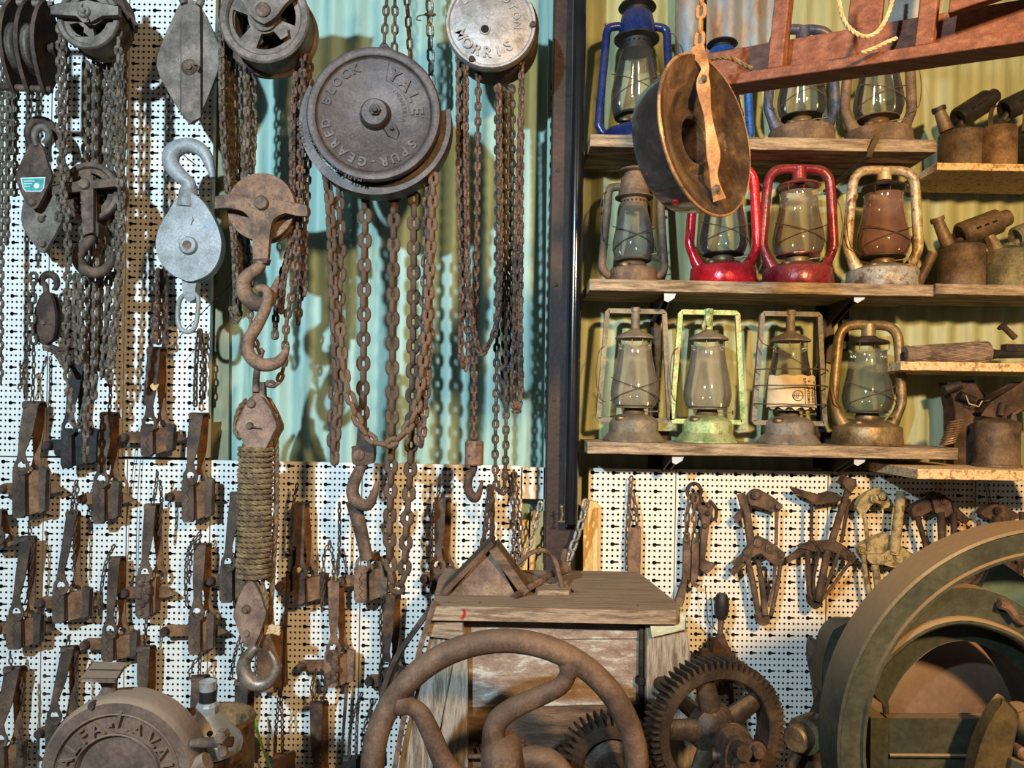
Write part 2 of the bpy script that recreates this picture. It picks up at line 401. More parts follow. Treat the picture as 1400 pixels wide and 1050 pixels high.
# perforated tool panels with real holes and keyhole slots
CW, CHH = 26.0*S(DP), 24.35*S(DP)
def panel_cell():
    """one repeat: 4 columns x 3 rows; keyhole over two columns in the first row"""
    vs = []; fs = []
    cw, ch = CW/4, CHH/3
    def ring(outer, hole):
        o = len(vs); n = len(hole)
        vs.extend(outer); vs.extend(hole)
        for i in range(n): fs.append((o+i, o+(i+1) % n, o+n+(i+1) % n, o+n+i))
    def sub(x, z, c, n=8, r=.0031):
        # square outline points matched to the hole's angles
        out = []; hol = []
        for k in range(n):
            a = 2*pi*(k+.5)/n
            ca, sa = cos(a), sin(a); t = min(cw/2/abs(ca), ch/2/abs(sa))
            out.append((x+ca*t, z+sa*t)); hol.append((x+r*ca, z+r*sa))
        # corners
        return out, hol
    def sub_sq(x, z, r=.0035):
        o = len(vs)
        hw, hh = cw/2, ch/2
        out = [(x+hw, z), (x+hw, z+hh), (x, z+hh), (x-hw, z+hh), (x-hw, z), (x-hw, z-hh), (x, z-hh), (x+hw, z-hh)]
        hol = [(x+r*cos(pi/4*k), z+r*sin(pi/4*k)) for k in range(8)]
        ring(out, hol)
    for r in range(3):
        for c in range(4):
            if r == 0 and c < 2: continue
            sub_sq((c+.5)*cw, -(r+.5)*ch)
    # keyhole
    x, z = .5*cw, -.5*ch; hw, hh = cw/2, ch/2; R = .0062; sl = .0026
    hx = x+1.12*cw
    a1 = math.asin(sl/R)
    hol = [(hx+sl, z), (hx, z+sl), (x+R*cos(a1), z+sl), (x+R*cos(1.0), z+R*sin(1.0)), (x, z+R), (x-R*.72, z+R*.72), (x-R, z),
           (x-R*.72, z-R*.72), (x, z-R), (x+R*cos(1.0), z-R*sin(1.0)), (x+R*cos(a1), z-sl), (hx, z-sl)]
    X1 = x+hw+cw
    out = [(X1, z), (X1, z+hh), (x+hw, z+hh), (x+hw*.5, z+hh), (x, z+hh), (x-hw, z+hh), (x-hw, z), (x-hw, z-hh), (x, z-hh), (x+hw*.5, z-hh), (x+hw, z-hh), (X1, z-hh)]
    ring(out, hol)
    return vs, fs
_cell = panel_cell()
def panel(px0, py0, px1, py1, label, mt=WHITEP, d=DP, ax=0, az=0):
    a, b = W((px0+px1)/2-(px1-px0)/2, (py0+py1)/2, d), W((px0+px1)/2+(px1-px0)/2, (py0+py1)/2, d)
    x0, x1 = a.x+.0006, b.x-.0006
    t, u = W((px0+px1)/2, py0, d), W((px0+px1)/2, py1, d)
    z1, z0 = t.z, u.z
    mrg = .0035
    nx = max(1, round((x1-x0-2*mrg)/CW)); nz = max(1, int((z1-z0-mrg*1.2)/(CHH/3))//3)
    sx = (x1-x0-2*mrg)/(nx*CW)
    vs0, fs0 = _cell; m = MB()
    nfull = int(nx)
    for i in range(nfull):
        for j in range(nz):
            ox, oz = x0+mrg+i*CW*sx, z1-mrg*1.2-j*CHH
            m.add([(ox+v[0]*sx, d, oz+v[1]) for v in vs0], fs0)
    X = x0+mrg+nfull*CW*sx; Zb = z1-mrg*1.2-nz*CHH
    # plain rims
    def rect(xa, xb, za, zb):
        if xb-xa > 1e-4 and zb-za > 1e-4: m.add([(xa, d, za), (xb, d, za), (xb, d, zb), (xa, d, zb)], [(0, 1, 2, 3)])
    rect(x0, x0+mrg, z0, z1); rect(X, x1, z0, z1); rect(x0+mrg, X, z1-mrg*1.2, z1); rect(x0+mrg, X, z0, Zb)
    dd = .022
    for (p, q) in (((x0, z0), (x1, z0)), ((x1, z0), (x1, z1)), ((x1, z1), (x0, z1)), ((x0, z1), (x0, z0))):
        m.add([(p[0], d, p[1]), (p[0], d+dd, p[1]), (q[0], d+dd, q[1]), (q[0], d, q[1])], [(0, 1, 2, 3)])
    t = thing('perforated_panel', label, 'tool panel', ((x0+x1)/2, d, z0))
    build('face_sheet', m, mt, t, ang=0)
    k = MB(); k.box(((x0+x1)/2, d+dd-.003, (z0+z1)/2), (x1-x0-.003, .004, z1-z0-.003)); build('backing_board', k, DARKVOID, t, ang=0)
    return t
w = 'white perforated steel tool panel '
panel(-62, -40, 68, 623, w+'at the upper left edge behind the double pulley block')
panel(69, -40, 172, 624, w+'upright behind the upper hook pulley wheel')
panel(173, -40, 290, 625, w+'upright behind the pale zinc snatch block')
panel(-62, 625, 56, 1080, w+'at the lower left edge below the horizontal seam')
panel(57, 627, 170, 1080, w+'narrow, behind the brown cast separator casing')
panel(171, 629, 284, 1080, w+'narrow, just left of the rope tackle')
panel(285, 631, 491, 1080, w+'behind the rope-wrapped tackle')
panel(492, 635, 711, 1080, w+'behind the two heavy load chains, left of the wooden mill')
panel(712, 639, 746, 682, w+'cut short, a small piece beside the steel column')
panel(801, 641, 920, 1080, w+'right of the steel column behind the wooden mill')
panel(921, 643, 1128, 1080, w+'behind the first gear puller and the big spur gear')
panel(1129, 646, 1330, 1080, w+'with orange rust stains behind the flaking cream puller', WHITERUST)
panel(1331, 650, 1462, 1080, w+'at the right edge above the flywheel')
# grey-green edge strip left of the column and the steel column
m = MB(); m.plate([(290, -40), (316, -40), (312, 632), (284, 631)], 2.335, .012)
CORNER = mat('olive_flashing', ['#6d6a4c', '#807c5c', '#8d8a6c'], 5, .6, 0, .1, stretch=(4, 4, .6))
struct('trim_1', m, CORNER, W(300, 300, 2.33), bevel=.001)
m = MB(); m.plate([(751, -40), (768, -40), (757, 770), (742, 770)], 2.30, .03); struct('trim_2', m, GREENWALL, W(757, 300, 2.3))
t = thing('steel_column', 'dark red-brown steel column standing between the chains and the lantern shelves', 'column', (W(780, 0, 2.25).x, 2.25, 0))
m = MB(); c = W(783, 400, 2.24)
m.box((c.x-.035, 2.245, 1.52), (.012, .085, 3.04)); m.box((c.x+.03, 2.245, 1.52), (.012, .085, 3.04)); m.box((c.x, 2.27, 1.52), (.066, .012, 3.04))
m = MB(); m.box((W(772, 400, 2.2).x, 2.245, 1.52), (.088, .075, 3.04))
ob = build('post', m, COLUMN, t, bevel=.004)
ob.rotation_euler.y = radians(0)
for k in range(5):
    m = MB(); z = 1.2+k*.33; p = Vector((W(763, 400, 2.2).x-.006, 2.2075, z)); m.lathe([(.006, 0), (.005, .003), (0, .004)], p, n=10); build('rivet', m, COLUMN, t)
m = MB(); a, b = W(789, -40, 2.165), W(784, 716, 2.165)
m.tube([Vector((W(787, 300, 2.165).x, 2.165, b.z)), Vector((W(787, 300, 2.165).x, 2.165, 2.95))], .0205, 24)
t = thing('downpipe', 'glossy black round pipe fixed to the front of the steel column', 'pipe', (W(787, 300, 2.165).x, 2.165, b.z))
build('pipe', m, GLOSSBLK, t)
for zz in (1.31, 1.9, 2.5):
    m = MB(); m.box((W(787, 300, 2.165).x, 2.192, zz), (.03, .04, .02)); build('clip', m, BLACK, t, bevel=.002)
m = MB(); m.cyl(W(941, 183, 2.305), Vector((W(941, 0, 2.305).x, 2.305, 2.95)), .041, 28); solo('galvanised_pipe', m, GALVRUST, 'wide bluish galvanised pipe standing behind the enamel pan at the top shelf', 'pipe', W(941, 183, 2.305))
# raw timber battens between the panels
m = MB(); m.plate([(727, 700), (750, 700), (748, 790), (724, 790)], 2.30, .05)
solo('timber_batten', m, YELLOWWOOD, 'raw pine batten left of the steel column foot', 'batten', W(737, 790, 2.3), bevel=.002)
m = MB(); m.plate([(711, 712), (722, 712), (721, 790), (709, 790)], 2.31, .04)
solo('timber_batten', m, YELLOWWOOD, 'thin broken pine batten beside the panel cut-out', 'batten', W(715, 790, 2.3), bevel=.002)
m = MB(); m.plate([(799, 684), (817, 688), (817, 800), (798, 800)], 2.255, .04)
solo('timber_batten', m, YELLOWWOOD, 'raw pine batten just right of the steel column', 'batten', W(809, 790, 2.28), bevel=.002)
# ================================================================= shelves
SF = 2.12
def shelf(px0, px1, ytop, ybot, mt, label, d0=SF, d1=2.345, rot=0, cat='shelf'):
    a, b = W(px0, ytop, d0), W(px1, ytop+(px1-px0)*.01745, d0)
    th = (ybot-ytop)*S(d0); z = a.z; n = 14; m = MB()
    vs = []; fs = []
    for i in range(n+1):
        x = a.x+(b.x-a.x)*i/n; j = random.uniform(-.002, .002); k = random.uniform(-.0008, .0008)
        vs += [(x, d0+j, z+k), (x, d1, z), (x, d1, z-th), (x, d0+j, z-th+k)]
    for i in range(n):
        for q in range(4): fs.append((i*4+q, i*4+4+q, i*4+4+(q+1) % 4, i*4+(q+1) % 4))
    fs += [(0, 1, 2, 3), (n*4+3, n*4+2, n*4+1, n*4)]
    m.add(vs, fs)
    solo('shelf_plank', m, mt, label, cat, ((a.x+b.x)/2, (d0+d1)/2, z-th/2), group=None, bevel=.0015)
    return z
z1 = shelf(807, 1281, 183, 200, PLANK, 'upper left plank shelf carrying the two blue lanterns')
z2 = shelf(806, 1277, 381, 397, PLANK, 'middle left plank shelf carrying the red lanterns')
z3 = shelf(803, 1310, 604, 620, PLANK, 'lowest left plank shelf carrying the square-framed lanterns')
r1 = shelf(1281, 1470, 222, 232, CHIP, 'upper right shelf board under the top pair of blowlamps', 2.12, 2.34)
r2 = shelf(1279, 1470, 388, 402, PLANK, 'middle right shelf board under the grey-green blowlamp', 2.12, 2.34)
r3 = shelf(1232, 1470, 494, 506, CHIP, 'short chipboard shelf with the knurled torch handle lying on it', 2.12, 2.34)
r4 = shelf(1255, 1470, 641, 655, CHIP, 'lowest right shelf board projecting forward under the sooty can', 2.02, 2.335)
# pressed brackets: blade with a pale folded nose
def bracket(px, py, label, nose=1, run=34):
    d = 2.13
    p = W(px, py, d); t = thing('shelf_bracket', label, 'bracket', p)
    m = MB(); z = p.z
    m.ext([(p.x-.012, d+.005, z), (p.x-.012, 2.345, z), (p.x-.012, 2.345, z-.075)], [], (.004, 0, 0)); 
    m.ext([(p.x+.008, d+.005, z), (p.x+.008, 2.345, z), (p.x+.008, 2.345, z-.075)], [], (.004, 0, 0))
    build('blade', m, BRACKDK, t)
    m = MB(); m.ext([(p.x-.016, d+.006, z), (p.x+.016, d+.006, z), (p.x+.013, d+.01, z-.016), (p.x-.005, d+.012, z-.026), (p.x-.014, d+.012, z-.022)], [], (0, .004, 0))
    build('nose', m, BRACK, t, bevel=.001)
    k = MB(); k.box((p.x, 2.349, z-.06), (.032, .008, .24)); build('wall_plate', k, BRACKDK, t)
bracket(917, 399, 'pale-nosed bracket under the middle shelf below the bright red lantern')
bracket(1178, 400, 'pale-nosed bracket under the middle shelf below the cream lantern')
bracket(928, 622, 'pale-nosed bracket under the lowest shelf below the green lantern')
bracket(1178, 624, 'pale-nosed bracket under the lowest shelf below the round-tubed lantern')
bracket(905, 203, 'bracket under the upper shelf near the hanging enamel pan')
# loose strut under the upper shelf
m = MB(); m.bar([W(1128, 262, 2.33), W(1188, 214, 2.122), W(1191, 204, 2.112), W(1199, 187, 2.108)], .016, .004, (1, 0, 0))
solo('strap_brace', m, BRACKDK, 'flat iron strap brace hooked over the upper shelf edge above the cream lantern', 'brace', W(1190, 200, 2.12))
m = MB(); m.pbox(1118, 399, 1127, 640, 2.335, 2.35); solo('slotted_upright', m, BLACK, 'black slotted shelf upright behind the lantern with the paper label, right side', 'upright', W(1122, 640, 2.34))
m = MB(); m.pbox(1152, 400, 1160, 480, 2.335, 2.35); solo('slotted_upright', m, BLACK, 'short black shelf upright behind the round-tubed lantern', 'upright', W(1156, 480, 2.34))
m = MB(); m.pbox(891, 398, 899, 640, 2.335, 2.35); solo('slotted_upright', m, BLACK, 'black slotted shelf upright between the first square lantern and the green one', 'upright', W(895, 640, 2.34))

# ================================================================= hurricane lanterns
LD = 2.228
def lan_mats(n, cols, tank=None, rough=.5, metal=.2):
    return mat(n, cols, 16, rough, metal, .25, 90, dust=('#7d6950', .35))
GL_CLEAR = glass_mat('clear_dusty_glass', (.93, .94, .92, 1), .10, '#9a948a')
GL_DUSTY = glass_mat('dusty_glass', (.9, .9, .86, 1), .30, '#a39a88')
GL_BROWN = glass_mat('brown_stained_glass', (.72, .58, .5, 1), .55, '#8a685a')
GL_GREEN = glass_mat('greenish_glass', (.82, .86, .78, 1), .22, '#8f9484')
WIRE = mat('guard_wire', ['#4a4036', '#6a5c4c'], 30, .6, .4, .1)
HOODDK = mat('dark_lantern_hood', ['#26221f', '#3a332d', '#4f463c'], 18, .6, .3, .3, 80)
BURN = mat('tarnished_brass_burner', ['#5d4c36', '#7d6a4c', '#6b6656'], 20, .45, .6, .2)
def lantern(cx, zb, style, M, label, kx=1.0, ky=1.0, tank=None, glass=GL_DUSTY, hood=None, d=LD, guard=True, bail='left', tankprof=None, group=None):
    p0 = W(cx, 500, d); X, Y, Z = p0.x, d, zb+.0008; u = S(d)
    # x is found on the level line through the base so that a rolled camera does not shift it
    X = W(cx, PY+(CZ-zb)*F/d, d).x
    t = thing('hurricane_lantern', label, 'lantern', (X, Y, Z), group)
    L = lambda dx, dy, dz=0: Vector((X+dx*u*kx, Y+dz*u, Z+dy*u*ky))
    def rev(name, prof, mt, n=28, **k):
        m = MB(); m.lathe([(r*u*kx, h*u*ky) for r, h in prof], (X, Y, Z), (0, 0, 1), n); return build(name, m, mt, t, **k)
    tank = tank or M; hood = hood or M
    if style == 'square':
        rev('tank', tankprof or [(0, 0), (42, 0), (42, 2), (34, 12), (33, 13), (33, 27), (31, 30), (22, 36), (13, 37), (0, 37)], tank)
        rev('burner', [(14, 36), (15, 40), (13, 44), (17, 46), (12, 48), (0, 48)], BURN)
        rev('globe_plate', [(12, 44), (27, 45), (27, 46.5), (10, 47)], hood)
        gl = [(24.5, 46), (29, 49), (32, 60), (32.5, 66), (31, 78), (27, 98), (23.5, 116), (22, 130), (22.5, 133)]
        g = rev('globe', gl, glass, 36)
        hb = 142
        rev('hood', [(5.5, hb+12), (9, hb+9), (20, hb+4), (27, hb-1), (27, hb-3), (20, hb-2), (5, hb+3)], hood)
        for q in (-20, -7, 7, 20):
            m = MB(); m.tube([L(q, 131, -sqrt(484-q*q)*.9), L(q, hb, -sqrt(484-q*q)*.9)], .0013, 6); build('hood_post', m, hood, t)
        m = MB(); m.tube([L(0, hb+8), L(0, 178)], 6*u, 14); build('centre_tube', m, M, t)
        m = MB(); m.tube([L(0, 176), L(0, 182)], [7.5*u, 6.5*u], 14); build('tube_cap', m, M, t)
        for s in (-1, 1):
            m = MB(); pth = [L(s*30, 30), L(s*47, 30), L(s*38, 176), L(0, 176)]
            pth = [L(s*26, 28), L(s*47, 28), L(s*48.5, 30), L(s*39, 175), L(s*37, 177), L(0, 177)]
            m.tube(pth, 4.6*u, 4, flat=1.0, up=(0, -1, 0))
            build('side_tube', m, M, t, ang=20)
    elif style == 'cold':
        rev('tank', tankprof or [(0, 0), (46, 0), (47, 2), (45.5, 14), (45, 24), (44, 26), (30, 32), (18, 36), (0, 37)], tank)
        rev('burner', [(15, 34), (16, 40), (14, 44), (18, 45), (13, 48), (0, 48)], BURN)
        rev('globe_plate', [(12, 44), (28, 45), (28, 46.5), (10, 47)], hood)
        gl = [(25, 46), (30, 50), (33, 60), (33.5, 68), (32, 80), (28, 98), (25, 116), (24, 130), (25, 134)]
        rev('globe', gl, glass, 36)
        rev('hood', [(8, 155), (12, 151), (26, 146), (28, 143), (26, 142), (12, 146), (6, 148)], hood)
        for q in (-20, 0, 20):
            m = MB(); m.tube([L(q, 133, -18), L(q, 145, -18)], .0013, 6); build('hood_post', m, hood, t)
        m = MB(); m.tube([L(0, 150), L(0, 170)], 9.5*u, 16); build('centre_tube', m, M, t)
        for s in (-1, 1):
            m = MB(); pth = smooth([(s*33, 27), (s*40, 40), (s*47, 58), (s*47, 75), (s*44, 120), (s*42.5, 140), (s*40, 155), (s*32, 165), (s*20, 168.5), (s*8, 169), (0, 168)], 4)
            m.tube([L(x, y) for x, y in pth], [6.6*u if y > 45 else (6.6+(45-y)*.16)*u for x, y in pth], 14)
            build('side_tube', m, M, t)
    else:
        rev('tank', tankprof or [(0, 0), (31, 0), (32, 2), (32, 18), (30, 22), (19, 26), (17, 30), (0, 30)], tank)
        rev('burner', [(15, 26), (17, 31), (15, 34), (0, 34)], BURN)
        rev('globe_plate', [(8, 32), (24, 33), (25, 35), (10, 35)], hood)
        gl = [(21, 33), (25.5, 37), (28, 48), (28.5, 58), (26, 72), (22, 90), (18.5, 104), (18, 107)]
        rev('globe', gl, glass, 36)
        rev('gallery', [(18, 106), (18.5, 109), (18, 117), (19, 119)], hood)
        for q in range(9):
            a = radians(200+q*17.5); m = MB(); c = Vector((X+18.6*u*kx*cos(a), Y+18.6*u*kx*sin(a), Z+113*u*ky))
            m.lathe([(0, 0), (.0028, 0), (.0028, .0006)], c, (cos(a), sin(a), 0), n=8); build('vent_hole', m, DARKVOID, t)
        rev('flange', [(18, 117), (26, 119), (26, 121), (20, 123)], hood)
        rev('chimney', [(22, 121), (21, 132), (18, 146), (17, 148), (0, 148)], M)
        rev('cap', [(14, 148), (14, 153), (22, 155), (20, 158), (8, 160), (0, 160)], hood)
        for s in (-1, 1):
            m = MB(); pth = smooth([(s*19, 13), (s*34, 14), (s*41, 22), (s*42, 34), (s*36, 110), (s*35, 126), (s*31, 133), (s*20, 135)], 4)
            m.tube([L(x, y) for x, y in pth], 5.6*u, 12); build('side_tube', m, M, t)
    R = max(r for r, h in gl)+2.5; hmid = [h for r, h in gl if r == max(q for q, _ in gl)][0]
    if guard == 'bands':
        for h in (53, 78, 100):
            m = MB(); pth = [(x, h+random.uniform(-.6, .6), -6-sqrt(max(0, 50**2-x*x))*.72) for x in range(-50, 51, 10)]
            m.tube([L(*q) for q in pth], .0021, 6); build('guard_wire', m, WIRE, t)
    elif guard:
        for s in (-1, 1):
            pts = []
            for i in range(15):
                a = radians(-72+144*i/14); x = R*sin(a)*s; y = hmid-12+32*(i/14)**.9
                # keep outside the globe
                pts.append(L(x, y, -R*cos(a)))
            m = MB(); m.tube(pts, .0016, 6); build('guard_wire', m, WIRE, t)
        pass
    # bail handle hanging at one side, wick raiser
    hw = 44 if style != 'hot' else 38
    s = -1 if bail == 'left' else 1
    if bail == 'front':
        pth = smooth([(-44, 172, -4), (-46, 140, -14), (-34, 126, -36), (-10, 112, -44), (12, 100, -46), (20, 106, -44)], 5)
    else:
        pth = smooth([(s*(hw-2), 128, -3), (s*(hw+6), 120, -8), (s*(hw+10), 90, -12), (s*(hw+6), 60, -14), (s*(hw-4), 52, -10)], 5)
    m = MB(); m.tube([L(*q) for q in pth], .0014, 6); build('bail_handle', m, WIRE, t)
    m = MB(); m.tube([L(10, 40, -8), L(30, 41, -16)], .0015, 6); m.lathe([(0, 0), (.006, 0), (.006, .002), (0, .002)], L(30, 41, -16), (.8, -.5, 0), 12)
    build('wick_raiser', m, BURN, t)
    m = MB(); c = L(-20 if style != 'hot' else -14, 30 if style != 'hot' else 24, -18); m.lathe([(0, 4*u), (7*u, 4*u), (8*u, 2*u), (8*u, 0)], c, (0, -.2, 1), 16); build('filler_cap', m, BURN, t)
    return t, L
BLUE = lan_mats('blue_enamel_lantern', ['#161f48', '#1c2858', '#243268', '#2f385a'], rough=.25)
BLUEB = lan_mats('bright_blue_lantern', ['#1c4484', '#25569e', '#3068b0'], rough=.3)
BROWNL = lan_mats('brown_rusted_lantern', ['#4f4033', '#6a5644', '#836c54'], rough=.7)
REDL = lan_mats('bright_red_lantern', ['#a8161e', '#c81f28', '#d83038'], rough=.22)
MAROON = lan_mats('maroon_lantern', ['#5a1620', '#74222c', '#8c3438', '#5e3a34'], rough=.28)
CREAML = lan_mats('rusty_cream_lantern', ['#6a4a30', '#a08a68', '#c2b294', '#7a5838'], rough=.45, metal=.2)
TANKG = lan_mats('mottled_grey_tank', ['#57493c', '#8a8478', '#a5a196', '#6b5540'], rough=.5)
GREYL = lan_mats('grey_brown_lantern', ['#4f493f', '#6b6353', '#857a66'], rough=.6)
GREENL = lan_mats('green_painted_lantern', ['#5f7a4c', '#86a068', '#a9b884', '#8d8058'], rough=.55)
BRGREY = lan_mats('blue_grey_lantern', ['#4c4a46', '#6a655c', '#7f776a', '#5b6068'], rough=.6)
BRONZE = lan_mats('bronze_rust_lantern', ['#54452f', '#7c6848', '#9a8460'], rough=.45, metal=.45)
BLUEGREY = lan_mats('dark_blue_grey_lantern', ['#2c3446', '#46506a', '#6a5c50'], rough=.4)
lantern(868, z1, 'hot', BLUE, 'dark blue enamel lantern at the left end of the upper shelf', 1.18, 1.23, hood=BLACK, glass=GL_CLEAR, bail='right', tankprof=[(0, 0), (36, 0), (38, 2), (38, 12), (36, 16), (22, 22), (17, 27), (0, 27)])
lantern(985, z1, 'hot', BLUEB, 'bright blue lantern behind the hanging enamel pan', .95, .92, hood=BLACK, glass=GL_CLEAR)
lantern(1095, z1, 'cold', BLUEGREY, 'dark blue-grey lantern with brown tank on the upper shelf behind the wooden rack', .96, .98, tank=BROWNL, hood=BLACK, glass=GL_CLEAR)
lantern(1200, z1, 'cold', BROWNL, 'brown lantern at the right end of the upper shelf', .96, .98, glass=GL_CLEAR, bail='right')
lantern(865, z2, 'hot', BROWNL, 'brown rusted lantern with perforated chimney on the middle shelf', 1.0, 1.0, glass=GL_DUSTY, hood=BROWNL)
lantern(988, z2, 'cold', REDL, 'bright red lantern half hidden by the hanging enamel pan', .97, .97, glass=GL_CLEAR, hood=BLACK)
lantern(1090, z2, 'cold', MAROON, 'maroon lantern on the middle shelf', 1.02, .97, glass=GL_DUSTY, hood=MAROON, bail='right')
lantern(1206, z2, 'cold', CREAML, 'rusty cream lantern with brown stained globe', 1.02, .97, tank=TANKG, glass=GL_BROWN, hood=HOODDK)
lantern(866, z3, 'square', GREYL, 'grey-brown square-framed lantern nearest the black pipe')
lantern(966, z3, 'square', GREENL, 'green painted square-framed lantern on the lowest shelf', guard=False, hood=GREYL)
tl, LL = lantern(1078, z3, 'square', BRGREY, 'square-framed lantern with a printed paper label in its globe', guard='bands', glass=GL_CLEAR, bail='front')
lantern(1185, z3, 'cold', BRONZE, 'bronze-rust round-tubed lantern at the right of the lowest shelf', .98, .97, glass=GL_GREEN, hood=HOODDK)
m = MB(); cc = W(968, 436, 2.205); m.ball(cc, .014, 8, (.8, .7, 1.6)); m.ball(cc+Vector((-.012, 0, -.02)), .009, 8, (.7, .7, 1.8)); m.ball(cc+Vector((.006, -.004, .022)), .008, 8); solo('rag_knot', m, GREENL, 'faded green rag knotted round the top tube of the green lantern', 'rag', cc)
# paper label curled inside the third lantern
PAPER = mat('brown_paper_label', ['#bda783', '#cfbb98', '#d8c6a6'], 8, .85, 0, .05)
INK = mat('black_ink', ['#221c16', '#2a231c'], 8, .8, 0, 0)
m = MB(); u = S(LD); R_ = 35.5
vs = []; n = 20
c0 = Vector(ROOT[tl.name])
for i in range(n+1):
    a = radians(-74+148*i/n)
    rr = R_*u
    vs += [(c0.x+rr*sin(a), c0.y-rr*cos(a), c0.z+(48+2.5*sin(i*1.9))*u), (c0.x+.92*rr*sin(a), c0.y-.92*rr*cos(a), c0.z+(92+1.0*sin(i*1.3))*u)]
m.add(vs, [(2*i, 2*i+2, 2*i+3, 2*i+1) for i in range(n)])
paper = build('paper_label', m, PAPER, tl, label='torn brown paper label printed in black')

# ---------------------------------------------------------------- lettering
_gl = {}
def glyph(ch, depth=.15, off=.0):
    if (ch, depth, off) not in _gl:
        cu = bpy.data.curves.new('t', 'FONT'); cu.body = ch; cu.size = 1; cu.extrude = depth/2; cu.offset = off; cu.align_x = 'CENTER'; cu.resolution_u = 3
        ob = bpy.data.objects.new('t', cu); me = bpy.data.meshes.new_from_object(ob)
        _gl[(ch, depth, off)] = ([v.co.copy() for v in me.vertices], [tuple(p.vertices) for p in me.polygons])
        bpy.data.objects.remove(ob)
    return _gl[(ch, depth, off)]
def letter(m, ch, M, depth=.15, off=.0):
    if ch == ' ': return
    vs, fs = glyph(ch, depth, off); m.add([M @ v for v in vs], fs)
CAMF = Matrix(((1, 0, 0), (0, 0, -1), (0, 1, 0)))      # glyph plane x,y -> world x,z, facing the camera
def arc_text(m, text, cpx, d, rad, size, a_start, a_step, inward=False, depth=.15, off=.02, parts=None):
    """letters along an arc in pixels round cpx; angles in degrees, counter-clockwise from +x"""
    for i, ch in enumerate(text):
        a = a_start+a_step*i; ar = radians(a)
        p = W(cpx[0]+rad*cos(ar), cpx[1]-rad*sin(ar), d)
        rot = radians(a-90 if not inward else a+90)
        Mx = Matrix.Translation(p) @ (CAMF @ Matrix.Rotation(rot, 3, 'Z')).to_4x4() @ Matrix.Scale(size*S(d), 4)
        if parts:
            if ch != ' ': mm = MB(); letter(mm, ch, Mx, depth, off); build('letter', mm, parts[0], parts[1])
        else: letter(m, ch, Mx, depth, off)
# print on the label: two words reading upwards, a round stamp and a frame
def on_paper(xpx, ypx):        # label pixel -> point on the curled paper
    f = (ypx-53)/38.0; rr = (R_*(1-.08*f)+.5)*u; a = math.asin(max(-1, min(1, xpx/35.0)))
    return Vector((c0.x+rr*sin(a), c0.y-rr*cos(a), c0.z+ypx*u)), a
m = MB()
def pr_text(txt, x, y0, size, step):
    for i, ch in enumerate(txt):
        p, a = on_paper(x, y0+i*step)
        Rz = Matrix.Rotation(a, 3, 'Z')
        letter(m, ch, Matrix.Translation(p) @ (Rz @ CAMF @ Matrix.Rotation(pi/2, 3, 'Z')).to_4x4() @ Matrix.Scale(size*u, 4), .02, .02)
pr_text('DECOUNT', 16, 57, 5.8, 3.2); pr_text('SANDALS', 22.5, 57, 5.8, 3.2); pr_text('US', 11, 83, 6, 4); pr_text('S', 18, 84.5, 6, 3); pr_text('E', 27, 83, 6, 3)
def pr_line(pts, w=.0007):
    m.tube([on_paper(x, y)[0]+Vector((0, -.0004, 0)) for x, y in pts], w, 4)
pr_line([(9, 53), (9, 80)]); pr_line([(9, 80), (30, 80)]); pr_line([(25.5, 54), (25.5, 79)], .0018)
pr_line([(6.9*cos(q*.524)-1.0, 65+6.9*sin(q*.524)) for q in range(13)], .0012)
for q in (-2.5, 0, 2.5): pr_line([(-4+q, 61), (-2+q, 69)], .0009)
pr_line([(-7, 65), (4.5, 65)], .001)
build('printing', m, INK, paper, stuff=True)

